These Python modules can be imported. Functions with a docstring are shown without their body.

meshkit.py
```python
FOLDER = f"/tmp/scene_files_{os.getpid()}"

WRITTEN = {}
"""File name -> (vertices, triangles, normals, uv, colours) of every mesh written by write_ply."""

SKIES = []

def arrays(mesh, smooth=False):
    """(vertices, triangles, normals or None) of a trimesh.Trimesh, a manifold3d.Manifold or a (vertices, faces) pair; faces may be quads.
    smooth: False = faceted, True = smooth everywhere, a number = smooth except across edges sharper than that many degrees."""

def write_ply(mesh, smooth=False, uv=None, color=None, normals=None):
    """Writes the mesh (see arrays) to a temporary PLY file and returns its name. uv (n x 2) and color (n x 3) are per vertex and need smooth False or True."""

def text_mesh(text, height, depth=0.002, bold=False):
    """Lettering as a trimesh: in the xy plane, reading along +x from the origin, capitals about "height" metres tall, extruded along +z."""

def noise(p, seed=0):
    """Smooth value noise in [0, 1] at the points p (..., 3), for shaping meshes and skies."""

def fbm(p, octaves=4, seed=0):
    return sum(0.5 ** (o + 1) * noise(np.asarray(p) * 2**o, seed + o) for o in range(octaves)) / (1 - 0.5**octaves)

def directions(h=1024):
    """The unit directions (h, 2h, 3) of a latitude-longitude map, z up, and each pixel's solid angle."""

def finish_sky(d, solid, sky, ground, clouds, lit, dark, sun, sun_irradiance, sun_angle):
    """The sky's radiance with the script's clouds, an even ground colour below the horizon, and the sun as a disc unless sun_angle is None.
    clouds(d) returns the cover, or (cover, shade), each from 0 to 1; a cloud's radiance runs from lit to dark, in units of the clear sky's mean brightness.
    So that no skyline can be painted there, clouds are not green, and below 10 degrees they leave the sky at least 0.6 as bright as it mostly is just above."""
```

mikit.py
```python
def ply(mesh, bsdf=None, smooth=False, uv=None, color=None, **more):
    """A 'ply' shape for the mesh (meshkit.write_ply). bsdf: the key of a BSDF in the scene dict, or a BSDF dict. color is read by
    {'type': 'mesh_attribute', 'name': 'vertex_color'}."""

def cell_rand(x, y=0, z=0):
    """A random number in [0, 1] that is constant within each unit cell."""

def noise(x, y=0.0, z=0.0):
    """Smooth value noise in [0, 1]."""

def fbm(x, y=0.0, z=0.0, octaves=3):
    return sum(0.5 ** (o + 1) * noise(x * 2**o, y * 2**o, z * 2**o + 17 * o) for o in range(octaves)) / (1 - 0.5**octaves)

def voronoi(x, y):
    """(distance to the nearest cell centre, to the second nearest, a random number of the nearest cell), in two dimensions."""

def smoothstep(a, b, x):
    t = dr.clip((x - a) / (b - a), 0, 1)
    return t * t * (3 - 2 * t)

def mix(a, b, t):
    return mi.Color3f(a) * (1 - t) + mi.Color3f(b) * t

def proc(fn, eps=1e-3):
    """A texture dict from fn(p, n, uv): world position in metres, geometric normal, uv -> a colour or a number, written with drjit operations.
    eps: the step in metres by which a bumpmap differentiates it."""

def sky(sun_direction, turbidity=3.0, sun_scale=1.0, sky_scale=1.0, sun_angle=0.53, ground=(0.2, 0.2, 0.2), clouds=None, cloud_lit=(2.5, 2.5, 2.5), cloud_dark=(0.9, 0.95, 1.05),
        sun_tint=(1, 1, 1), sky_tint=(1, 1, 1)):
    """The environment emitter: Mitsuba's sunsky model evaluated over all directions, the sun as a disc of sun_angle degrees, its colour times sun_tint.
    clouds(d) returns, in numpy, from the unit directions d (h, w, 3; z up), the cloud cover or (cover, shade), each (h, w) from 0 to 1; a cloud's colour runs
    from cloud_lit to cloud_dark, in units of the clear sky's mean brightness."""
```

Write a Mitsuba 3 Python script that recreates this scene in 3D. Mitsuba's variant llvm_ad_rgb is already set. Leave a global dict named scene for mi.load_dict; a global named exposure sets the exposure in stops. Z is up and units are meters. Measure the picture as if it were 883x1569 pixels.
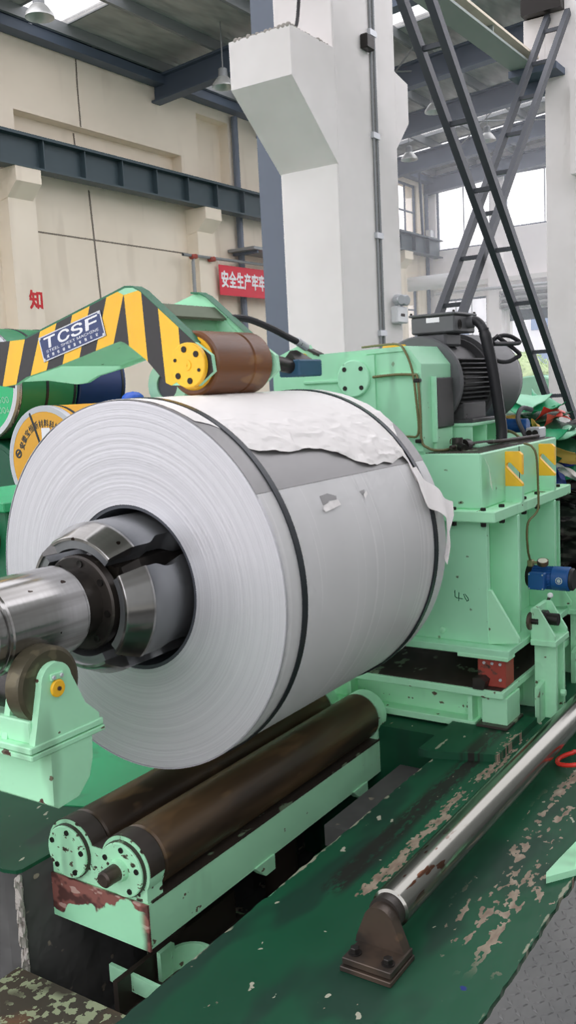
import math, json, numpy as np, trimesh, mitsuba as mi, mikit, meshkit, manifold3d as m3
import drjit as dr
from mikit import noise, fbm, smoothstep, mix, voronoi
from shapely import Polygon, LineString, Point, box as sbox, affinity, union_all
from trimesh.creation import extrude_polygon

# ------------------------------------------------------------------ camera, sky, exposure
scene, labels = {}, {}
T = mi.ScalarTransform4f
EYE = np.array([-2.147, -2.0653, 1.4543])
LOOK = np.array([0.823087, 0.552899, -0.129731])
UP = np.array([0.135057, 0.031315, 0.990343])
scene['camera'] = {'type': 'perspective', 'fov': 34.5473, 'fov_axis': 'x', 'near_clip': 0.05, 'far_clip': 500,
                   'to_world': T().look_at(origin=EYE.tolist(), target=(EYE + LOOK).tolist(), up=UP.tolist())}
scene['sky'] = mikit.sky((-0.6, -0.35, 0.75), turbidity=4, sun_scale=0.0, ground=(0.22, 0.22, 0.2),
                         clouds=lambda d: (np.ones(d.shape[:2]), 0.25 + 0.35 * meshkit.fbm(d * 2.2, 3, seed=4)),
                         cloud_lit=(1.03, 0.99, 1.03), cloud_dark=(0.74, 0.73, 0.78))
exposure = 4.5

H = 0.85                      # height of the coil's axis over the green floor
def lin(r, g, b):
    c = np.array([r, g, b]) / 255.0
    return [float(x) for x in np.where(c <= 0.04045, c / 12.92, ((c + 0.055) / 1.055) ** 2.4)]

# ------------------------------------------------------------------ materials
def mat(name, d):
    scene['mat_' + name] = {'type': 'twosided', 'bsdf': d} if d['type'] not in ('thindielectric', 'dielectric') else d
def pr(color, rough=0.5, metal=0.0, spec=0.5, **k):
    c = color if isinstance(color, dict) else {'type': 'rgb', 'value': color}
    r = rough if isinstance(rough, dict) else float(rough)
    return {'type': 'principled', 'base_color': c, 'roughness': r, 'metallic': float(metal), 'specular': float(spec), **k}
def bump(b, fn, scale, eps=1e-3):
    return {'type': 'bumpmap', 'arbitrary': mikit.proc(fn, eps), 'scale': float(scale), 'bsdf': b}

def paint(base, chip, under, thr=0.72, sc=14.0, grime=(0.06, 0.07, 0.05), g=0.35):
    base, chip, under, grime = mi.Color3f(base), mi.Color3f(chip), mi.Color3f(under), mi.Color3f(grime)
    def fn(p, n, uv):
        tone = 0.88 + 0.2 * fbm(p.x * 3 + 7, p.y * 3, p.z * 3, 3)
        c = base * tone
        streak = smoothstep(0.62, 0.85, fbm(p.x * 9, p.y * 9 + 3, p.z * 2.0, 3))
        c = mix(c, grime, streak * g)
        k = fbm(p.x * sc, p.y * sc, p.z * sc, 4)
        c = mix(c, under, smoothstep(thr - 0.02, thr, k))
        return mix(c, chip, smoothstep(thr + 0.035, thr + 0.05, k))
    return mikit.proc(fn)

GREEN = lin(158, 219, 181)
mat('green_paint', pr(paint(GREEN, lin(60, 50, 40), lin(120, 150, 120), 0.80, 22), 0.42, spec=0.4))
mat('green_clean', pr(paint(lin(163, 223, 186), lin(40, 60, 45), lin(110, 160, 125), 0.86, 18, g=0.12), 0.4, spec=0.4))
mat('green_worn', pr(paint(lin(165, 226, 185), lin(70, 48, 40), lin(96, 92, 74), 0.755, 26, grime=lin(76, 88, 66), g=0.4), 0.5, spec=0.35))
mat('green_dark', pr(paint(lin(30, 104, 72), lin(20, 30, 22), lin(24, 70, 50), 0.75, 9), 0.45))

mat('green_scuffed', pr(paint(lin(165, 226, 185), lin(48, 44, 38), lin(88, 92, 74), 0.665, 48, grime=lin(60, 62, 50), g=0.6), 0.5, spec=0.35))
def primer_fn(p, n, uv):      # the front of the cradle: paint flaked down to red primer along its upper left
    c = mi.Color3f(lin(158, 226, 182)) * (0.92 + 0.12 * fbm(p.x * 5, p.y * 5, p.z * 5, 2))
    k = fbm(p.y * 16 + 3, p.z * 16, p.x * 16, 4)
    lim = smoothstep(-0.20, 0.17, p.y) * 0.095 + 0.012
    edge = (p.z + 0.065 + lim) * 14 + (k - 0.5) * 1.5
    corner = smoothstep(-0.165, -0.197, p.y + (k - 0.5) * 0.03)
    m = dr.maximum(smoothstep(0.0, 0.08, edge), corner)
    red = mix(lin(134, 88, 80), lin(84, 56, 52), smoothstep(0.45, 0.6, fbm(p.x * 30, p.y * 24, p.z * 24, 3)))
    red = mix(red, lin(176, 146, 136), smoothstep(0.62, 0.67, fbm(p.x * 30, p.y * 18 + 9, p.z * 30, 3)))
    return mix(c, red, m)
mat('green_primer', pr(mikit.proc(primer_fn), 0.5, spec=0.3))

def dirty_top(p, n, uv):      # oily bare tops of the cradle and the frame
    c = mix(lin(58, 50, 42), lin(34, 32, 30), fbm(p.x * 6, p.y * 12, p.z * 6, 3))
    return mix(c, lin(110, 130, 105), smoothstep(0.68, 0.74, fbm(p.x * 10, p.y * 18, 2.0, 4)))
mat('oily_steel', pr(mikit.proc(dirty_top), 0.45, spec=0.5))

def floor_fn(p, n, uv):
    t = fbm(p.x * 1.6, p.y * 2.6, 1.0, 4)
    c = mix(lin(11, 58, 38), lin(24, 88, 60), t)
    c = mix(c, lin(24, 52, 42), 0.8 * smoothstep(0.56, 0.7, fbm(p.x * 2.5 + 8, p.y * 6, 0.0, 3)))
    # bare band beside the steel bar, scraped by dragging along x
    k = 0.5 * fbm(p.x * 7, p.y * 50, 3.0, 3) + 0.5 * fbm(p.x * 50, p.y * 120, 1.0, 4)
    along = smoothstep(-0.04, 0.05, p.x) * smoothstep(1.5, 1.3, p.x)
    oil = smoothstep(0.055, 0.02, dr.abs(p.y + 0.705)) * along
    c = mix(c, lin(32, 34, 30), oil * smoothstep(0.3, 0.5, k))
    band = smoothstep(0.045, 0.012, dr.abs(p.y + 0.795 + 0.012 * (noise(p.x * 3.0) - 0.5))) * along
    tan = mix(lin(168, 156, 138), lin(104, 84, 70), fbm(p.x * 22, p.y * 60, 0.0, 3))
    c = mix(c, tan, smoothstep(0.665, 0.695, band * 0.27 + k * 0.85))
    # long scrapes between the bar and the tread plate
    zone = smoothstep(-1.02, -1.10, p.y) * smoothstep(-0.2, 0.0, p.x) * smoothstep(1.5, 1.0, p.x)
    s = 0.6 * fbm(p.x * 6 + 40, p.y * 34, 0.0, 3) + 0.4 * fbm(p.x * 40, p.y * 70, 2.0, 3)
    c = mix(c, tan, smoothstep(0.605, 0.615, s) * zone)
    # small round chips everywhere
    wob = 0.35 * (fbm(p.x * 40, p.y * 40, 1.0, 2) - 0.5)
    d1, d2, w = voronoi(p.x * 9 + wob, p.y * 14 + wob)
    c = mix(c, lin(158, 160, 142), dr.select((w > 0.80) & (d1 < (w - 0.80) * 0.42 + 0.05 * noise(p.x * 160, p.y * 160) - 0.01), 1.0, 0.0))
    e = dr.minimum(dr.abs(p.y + 0.562), dr.abs(p.y + 1.292)) + 0.02 * (fbm(p.x * 30, p.y * 30, 0.0, 3) - 0.5)
    c = mix(c, lin(150, 152, 132), 0.85 * smoothstep(0.003, -0.001, e) * smoothstep(0.38, 0.5, noise(p.x * 9.0)))
    blue = smoothstep(0.014, 0.008, dr.sqrt(dr.square(p.x + 0.22) + dr.square(p.y + 1.215)) + 0.006 * noise(p.x * 150, p.y * 150))
    return mix(c, lin(20, 40, 110), blue)
def floor_rough(p, n, uv):
    return 0.30 + 0.3 * fbm(p.x * 3, p.y * 5, 2.0, 3)
mat('floor_green', bump(pr(mikit.proc(floor_fn), mikit.proc(floor_rough), spec=0.3), lambda p, n, uv: fbm(p.x * 14, p.y * 14, p.z * 14, 3), 0.002, 2e-3))
mat('floor_bright', pr(paint(lin(50, 158, 106), lin(30, 60, 45), lin(40, 130, 90), 0.8, 8), 0.4))
def dark_conc(p, n, uv):
    c = mix(lin(52, 54, 55), lin(104, 104, 102), fbm(p.x * 5, p.y * 5, p.z * 3, 4))
    return mix(c, lin(150, 140, 126), smoothstep(0.68, 0.75, fbm(p.x * 20, p.y * 20, p.z * 20, 3)))
mat('pit_concrete', bump(pr(mikit.proc(dark_conc), 0.75, spec=0.3), lambda p, n, uv: fbm(p.x * 18, p.y * 18, p.z * 18, 4), 0.01, 2e-3))
mat('broken_concrete', pr([0.36, 0.34, 0.31], 0.9, spec=0.2))
def lichen(p, n, uv):
    c = mix(lin(74, 66, 54), lin(50, 48, 42), fbm(p.x * 7, p.y * 7, p.z * 7, 3))
    c = mix(c, lin(98, 74, 54), smoothstep(0.5, 0.65, fbm(p.x * 4 + 5, p.y * 4, 1.0, 3)))
    return mix(c, lin(150, 160, 128), 0.8 * smoothstep(0.54, 0.60, fbm(p.x * 48, p.y * 48, 6.0, 4)) * smoothstep(0.38, 0.55, fbm(p.x * 5, p.y * 5 + 3, 0.0, 2)))
mat('flaked_plate', pr(mikit.proc(lichen), 0.7, spec=0.3))
mat('tread_plate', pr(mikit.proc(lambda p, n, uv: mix(lin(84, 86, 86), lin(116, 116, 114), fbm(p.x * 4, p.y * 4, 0.0, 4))), 0.5, 0.35))

def coil_face(p, n, uv):
    r = dr.sqrt(dr.square(p.y) + dr.square(p.z - H))
    k = 0.5 * noise(r * 420.0) + 0.3 * noise(r * 1300.0) + 0.2 * noise(r * 90.0)
    return mix(lin(194, 195, 199), lin(214, 215, 218), k) * (0.96 + 0.08 * fbm(p.y * 2, p.z * 2, 0.0, 2))
mat('coil_edge', bump(pr(mikit.proc(coil_face), 0.46, 0.55), lambda p, n, uv: noise(dr.sqrt(dr.square(p.y) + dr.square(p.z - H)) * 420.0), 0.00022, 4e-4))
def wrap_c(p, n, uv):
    k = smoothstep(0.74, 0.82, noise(p.x * 130.0, p.z * 0.8 + p.y)) * smoothstep(0.45, 0.6, fbm(p.x * 6, p.z * 2.0, 2.0, 2))
    return mix(mi.Color3f(lin(200, 201, 201)) * (0.95 + 0.08 * noise(p.x * 9.0, p.z * 0.7)), lin(222, 222, 222), k * 0.35)
mat('grey_wrap', bump(pr(mikit.proc(wrap_c), 0.42, 0.0, 0.5), lambda p, n, uv: noise(p.x * 60.0, p.z * 0.9 + p.y * 0.5) + 0.6 * noise(p.x * 22.0, p.z * 1.6), 0.002, 1e-3))
mat('white_paper', bump(pr(lin(232, 230, 228), 0.6, spec=0.35), lambda p, n, uv: fbm(p.x * 9, p.y * 5 + p.z * 5, p.z * 3, 4), 0.012, 2e-3))
mat('bare_sheet', pr(lin(140, 140, 140), 0.42, 0.55))
mat('strap_black', pr(lin(40, 46, 50), 0.35, 0.4))
def smudge(c0, c1, c2, sx=8):
    return mikit.proc(lambda p, n, uv: mix(mix(c0, c1, smoothstep(0.35, 0.65, fbm(p.x * sx, p.y * sx, p.z * sx, 4))), c2, smoothstep(0.66, 0.70, fbm(p.x * 14 + 4, p.y * 14, p.z * 14, 3))))
def turned(p, n, uv):
    a = dr.atan2(p.y, p.z - H)
    c = mix(lin(172, 172, 170), lin(132, 131, 128), smoothstep(0.35, 0.7, fbm(p.x * 1.2, a * 5.0, 1.0, 3)))
    c = mix(c, lin(148, 146, 142), 0.25 * noise(p.x * 160.0, a))
    return mix(c, lin(58, 50, 46), smoothstep(0.735, 0.75, fbm(p.x * 22, p.y * 22, p.z * 22, 3)))
mat('shaft_steel', pr(mikit.proc(turned), 0.15, 0.95))
mat('segment_steel', pr(mikit.proc(lambda p, n, uv: mix(lin(150, 153, 155), lin(112, 115, 118), smoothstep(0.35, 0.7, fbm(p.x * 5, p.y * 3, p.z * 3, 3)))), 0.36, 0.85))
mat('greasy_steel', pr(smudge(lin(62, 58, 54), lin(42, 40, 39), lin(90, 84, 76)), 0.38, 0.5))
mat('core_dark', pr(lin(66, 70, 76), 0.5, 0.2))
def bar_fn(p, n, uv):
    c = mix(lin(150, 150, 144), lin(128, 128, 120), fbm(p.x * 1.5, p.y * 20, p.z * 20, 3))
    near = smoothstep(0.35, 0.05, p.x) * smoothstep(0.10, 0.13, p.z)
    return mix(c, lin(90, 60, 44), near * smoothstep(0.60, 0.66, fbm(p.x * 14, p.y * 60, p.z * 60, 3)))
mat('chrome_bar', pr(mikit.proc(bar_fn), 0.15, 1.0))
mat('rust_base', pr(smudge(lin(82, 70, 60), lin(58, 52, 47), lin(98, 80, 64), 12), 0.38, 0.45))
mat('dark_bolt', pr(lin(44, 42, 40), 0.4, 0.6))
def rubber(base, dark, lite):
    return mikit.proc(lambda p, n, uv: mix(mix(base, dark, smoothstep(0.35, 0.7, fbm(p.x * 1.8 + 2, p.y * 9, p.z * 9, 3))), lite, 0.7 * smoothstep(0.6, 0.72, fbm(p.x * 5, p.y * 14, p.z * 14, 3))))
mat('brown_roller', pr(rubber(lin(84, 66, 46), lin(52, 42, 34), lin(104, 82, 56)), 0.36, 0.15))
mat('press_rubber', pr(rubber(lin(112, 68, 34), lin(88, 54, 30), lin(138, 98, 54)), 0.36))
mat('yellow', pr(paint(lin(240, 186, 42), lin(90, 80, 40), lin(214, 170, 60), 0.84, 20, g=0.1), 0.42))
mat('black_paint', pr(lin(40, 40, 40), 0.45))
mat('navy_plate', pr(lin(44, 60, 104), 0.4))
mat('white_letter', pr(lin(222, 224, 226), 0.5))
mat('silver_edge', pr(lin(190, 194, 198), 0.35, 0.4))
mat('blue_paint', pr(paint(lin(24, 78, 138), lin(60, 70, 80), lin(40, 90, 140), 0.8, 30), 0.42))
mat('blue_grime', pr(lin(44, 84, 112), 0.5))
mat('motor_grey', pr(lin(88, 90, 92), 0.5, 0.1))
mat('motor_dark', pr(paint(lin(62, 63, 64), lin(90, 90, 90), lin(50, 50, 50), 0.8, 20), 0.5, 0.1))
mat('cable_rubber', pr(lin(34, 35, 38), 0.5))
mat('pipe_bronze', pr(lin(130, 128, 92), 0.45, 0.3))
mat('pipe_olive', pr(lin(104, 102, 66), 0.45, 0.3))
mat('white_concrete', bump(pr(mikit.proc(lambda p, n, uv: mix(lin(222, 219, 216), lin(234, 232, 230), fbm(p.x * 3, p.y * 3, p.z * 2, 4))), 0.75, spec=0.25), lambda p, n, uv: fbm(p.x * 10, p.y * 10, p.z * 10, 4), 0.006, 3e-3))
mat('far_white', pr(lin(244, 240, 240), 0.7, spec=0.25))
mat('cream_wall', pr(mikit.proc(lambda p, n, uv: mix(mix(lin(222, 211, 193), lin(233, 224, 207), fbm(p.x * 0.9, p.y, p.z * 0.9, 4)), lin(180, 168, 150), 0.22 * smoothstep(0.58, 0.75, fbm(p.x * 3.0, 0.0, p.z * 0.5, 3)))), 0.8, spec=0.2))
mat('joint_dark', pr(lin(120, 112, 102), 0.8))
mat('beam_blue', pr(lin(58, 74, 80), 0.5, 0.1))
mat('steel_blue', pr(lin(96, 106, 120), 0.5, 0.1))
mat('purlin_grey', pr(lin(136, 140, 142), 0.45, 0.3))
mat('rafter_blue', pr(lin(78, 90, 106), 0.5, 0.1))
mat('foil', bump(pr(mikit.proc(lambda p, n, uv: mix(lin(156, 156, 154), lin(206, 206, 202), fbm(p.x * 2, p.y * 8, 0.0, 3))), 0.45, 0.35), lambda p, n, uv: fbm(p.x * 3.0, p.y * 16.0, 0.0, 3), 0.05, 5e-3))
mat('ladder_steel', pr(lin(72, 76, 82), 0.5, 0.2))
mat('girder_grey', pr(lin(150, 160, 156), 0.5, 0.1))
mat('lamp_alu', pr(lin(200, 202, 200), 0.35, 0.5))
mat('glass', {'type': 'thindielectric', 'int_ior': 1.5})
mat('banner_red', pr(lin(204, 44, 62), 0.6))
mat('red_paint', pr(lin(190, 40, 44), 0.6))
mat('red_block', pr(paint(lin(150, 62, 50), lin(60, 40, 34), lin(110, 60, 50), 0.7, 20), 0.5))
mat('red_hose', pr(lin(214, 52, 40), 0.4))
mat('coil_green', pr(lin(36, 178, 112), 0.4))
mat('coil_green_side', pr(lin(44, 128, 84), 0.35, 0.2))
mat('coil_dark_green', pr(lin(22, 84, 60), 0.4, 0.1))
mat('coil_blue', pr(lin(26, 52, 104), 0.35, 0.2))
mat('coil_yellow', pr(lin(214, 158, 40), 0.4))
mat('pale_green', pr(lin(150, 200, 170), 0.45))
mat('hat_blue', pr(lin(40, 90, 190), 0.4))
mat('shutter', pr(lin(176, 178, 178), 0.5, 0.2))
mat('pavement', pr(lin(168, 166, 160), 0.8))
mat('leaf', pr(mikit.proc(lambda p, n, uv: mix(lin(136, 164, 100), lin(184, 202, 146), noise(p.x * 6, p.y * 6, p.z * 6))), 0.6))
mat('facade', pr(lin(214, 216, 220), 0.7))
mat('pane_blue', pr(lin(120, 140, 170), 0.2, 0.2))
for nm, c in dict(green=(40, 160, 110), pale=(150, 215, 180), ochre=(204, 164, 84), red=(214, 80, 66), darkgreen=(30, 84, 56), white=(214, 214, 206), blue=(46, 66, 140)).items():
    mat('scrap_' + nm, pr(lin(*c), 0.38, 0.15))
mat('scrap_black', pr(mikit.proc(lambda p, n, uv: mix(lin(26, 26, 26), lin(92, 88, 84), smoothstep(0.45, 0.7, fbm(p.x * 12, p.y * 12, p.z * 40, 3)))), 0.4, 0.4))
mat('wheel_steel', pr(smudge(lin(90, 84, 66), lin(78, 74, 58), lin(98, 92, 72)), 0.42, 0.5))
mat('dusty_paint', pr(lin(112, 122, 104), 0.8))
mat('gauge_glass', pr(lin(206, 206, 190), 0.15))
mat('cream_note', pr(lin(228, 226, 220), 0.7))

# ------------------------------------------------------------------ mesh helpers
def box(x0, x1, y0, y1, z0, z1, b=0.0):
    lo, hi = np.array([min(x0, x1), min(y0, y1), min(z0, z1)]), np.array([max(x0, x1), max(y0, y1), max(z0, z1)])
    if b <= 0:
        m = trimesh.creation.box(hi - lo); m.apply_translation((lo + hi) / 2); return m
    b = min(b, 0.45 * (hi - lo).min())
    pts = []
    for i in np.ndindex(2, 2, 2):
        c = np.where(np.array(i) == 0, lo, hi); s = np.where(np.array(i) == 0, 1.0, -1.0)
        for a in range(3):
            o = s * b; o[a] = 0; pts.append(c + o)
    return trimesh.convex.convex_hull(np.array(pts))
def hull(pts): return trimesh.convex.convex_hull(np.array(pts, float))
def cat(*m):
    m = [x for x in m if x is not None]
    return trimesh.util.concatenate(m) if len(m) > 1 else m[0]
def frame(d):
    d = np.asarray(d, float); d = d / np.linalg.norm(d)
    a = np.array([0, 0, 1.0]) if abs(d[2]) < 0.9 else np.array([1.0, 0, 0])
    u = np.cross(a, d); u /= np.linalg.norm(u)
    return u, np.cross(d, u), d
def lathe(prof, n=48, origin=(0, 0, 0), axis=(1, 0, 0), a0=0.0, a1=360.0):
    """prof: list of (along, radius), turned around axis through origin; closed when it ends at radius 0."""
    u, v, d = frame(axis); prof = np.array(prof, float); full = abs(a1 - a0 - 360) < 1e-6
    k = n if full else n + 1
    t = np.radians(a0 + (a1 - a0) * np.arange(k) / n)
    ring = np.cos(t)[:, None] * u + np.sin(t)[:, None] * v
    V = np.asarray(origin, float) + prof[:, 0][:, None, None] * d + prof[:, 1][:, None, None] * ring[None]
    F = []
    m = len(prof)
    i, j = np.meshgrid(np.arange(m - 1), np.arange(n), indexing='ij'); j2 = (j + 1) % k
    a, b, c, e = i * k + j, i * k + j2, (i + 1) * k + j2, (i + 1) * k + j
    F = np.concatenate([np.stack([a, b, c], -1).reshape(-1, 3), np.stack([a, c, e], -1).reshape(-1, 3)])
    mesh = trimesh.Trimesh(V.reshape(-1, 3), F, process=True)
    mesh.update_faces(mesh.nondegenerate_faces()); mesh.merge_vertices()
    if full and mesh.volume < 0: mesh.invert()
    return mesh
def cyl(p0, p1, r, n=24, bev=0.0):
    p0, p1 = np.array(p0, float), np.array(p1, float); L = np.linalg.norm(p1 - p0)
    pf = [(0, 0), (0, r), (L, r), (L, 0)] if bev <= 0 else [(0, 0), (0, r - bev), (bev, r), (L - bev, r), (L, r - bev), (L, 0)]
    return lathe(pf, n, p0, p1 - p0)
def ringx(x0, x1, r0, r1, y, z, n=64, bev=0.0):
    pf = [(x0, r0), (x0, r1 - bev), (x0 + bev, r1), (x1 - bev, r1), (x1, r1 - bev), (x1, r0), (x0, r0)] if bev else [(x0, r0), (x0, r1), (x1, r1), (x1, r0), (x0, r0)]
    return lathe(pf, n, (0, y, z), (1, 0, 0))
def prism(poly, ax, a, b):
    poly = poly if isinstance(poly, Polygon) else Polygon(poly)
    if not poly.is_valid: poly = poly.buffer(0)
    m = extrude_polygon(poly, abs(b - a), engine='earcut'); lo = min(a, b)
    v = np.array(m.vertices)
    if ax == 'x': m.vertices = np.stack([v[:, 2] + lo, v[:, 0], v[:, 1]], 1)
    elif ax == 'y':
        m.vertices = np.stack([v[:, 0], v[:, 2] + lo, v[:, 1]], 1); m.invert()
    else: m.vertices = np.stack([v[:, 0], v[:, 1], v[:, 2] + lo], 1)
    return m
def smooth_path(p, k=6):
    p = np.array(p, float); q = np.vstack([2 * p[0] - p[1], p, 2 * p[-1] - p[-2]]); out = []
    for i in range(1, len(q) - 2):
        for t in np.arange(k) / k:
            a, b, c, d = q[i - 1:i + 3]
            out.append(0.5 * (2 * b + (c - a) * t + (2 * a - 5 * b + 4 * c - d) * t ** 2 + (3 * b - a - 3 * c + d) * t ** 3))
    return np.array(out + [p[-1]])
def tube(path, r, n=10, k=6):
    p = smooth_path(path, k) if k > 1 else np.array(path, float)
    t = np.gradient(p, axis=0); t /= np.linalg.norm(t, axis=1)[:, None]
    u = frame(t[0])[0]; V = []
    rr = np.broadcast_to(r, len(p))
    for i in range(len(p)):
        u = u - t[i] * (u @ t[i]); u /= np.linalg.norm(u); w = np.cross(t[i], u)
        a = np.arange(n) * 2 * np.pi / n
        V.append(p[i] + rr[i] * (np.cos(a)[:, None] * u + np.sin(a)[:, None] * w))
    m = len(p); F = []
    for i in range(m - 1):
        for j in range(n):
            a, b = i * n + j, i * n + (j + 1) % n
            F += [[a, b, b + n], [a, b + n, a + n]]
    V = np.vstack(V + [p[:1], p[-1:]])
    for j in range(n): F += [[m * n, (j + 1) % n, j], [m * n + 1, (m - 1) * n + j, (m - 1) * n + (j + 1) % n]]
    return trimesh.Trimesh(V, F, process=False)
def bar(p0, p1, w, h, side=(0, 1, 0)):
    """A rectangular bar from p0 to p1; w along side, h across it."""
    p0, p1 = np.array(p0, float), np.array(p1, float); d = (p1 - p0) / np.linalg.norm(p1 - p0)
    s = np.array(side, float); s = s - d * (s @ d); s /= np.linalg.norm(s); t = np.cross(d, s)
    return hull([q + a * w / 2 * s + c * h / 2 * t for q in (p0, p1) for a in (-1, 1) for c in (-1, 1)])
def ibeam_x(x0, x1, y, z0, z1, w, tf, tw):
    return cat(box(x0, x1, y - w / 2, y + w / 2, z0, z0 + tf), box(x0, x1, y - w / 2, y + w / 2, z1 - tf, z1), box(x0, x1, y - tw / 2, y + tw / 2, z0 + tf, z1 - tf))
def hexbolt(c, d, r, h):
    c, d = np.array(c, float), np.array(d, float)
    return lathe([(0, 0), (0, r), (h * 0.85, r), (h, r * 0.85), (h, 0)], 6, c, d)

# ------------------------------------------------------------------ entries
def numbered(key):
    if key not in USED: USED[key] = 0; return key
    USED[key] += 1; return f'{key}_{USED[key]:03d}'
USED = {}
def thing(name, label, cat_, group=None):
    key = numbered(name); labels[key] = {'label': label, 'category': cat_}
    if group: labels[key]['group'] = group
    return key
def part(parent, name, mesh, m, label=None, smooth=30, stuff=False):
    key = numbered(parent + '__' + name)
    scene[key] = mikit.ply(mesh, 'mat_' + m, smooth=smooth)
    if label or stuff:
        labels[key] = {}
        if label: labels[key]['label'] = label
        if stuff: labels[key]['kind'] = 'stuff'
    return key
def solo(name, mesh, m, label, cat_, group=None, smooth=30, stuff=False):
    key = thing(name, label, cat_, group); scene[key] = mikit.ply(mesh, 'mat_' + m, smooth=smooth)
    if stuff: labels[key]['kind'] = 'stuff'
    return key
def struct(name, mesh, m, label, smooth=30):
    key = numbered(name); scene[key] = mikit.ply(mesh, 'mat_' + m, smooth=smooth); labels[key] = {'label': label, 'kind': 'structure'}
    return key

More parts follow.
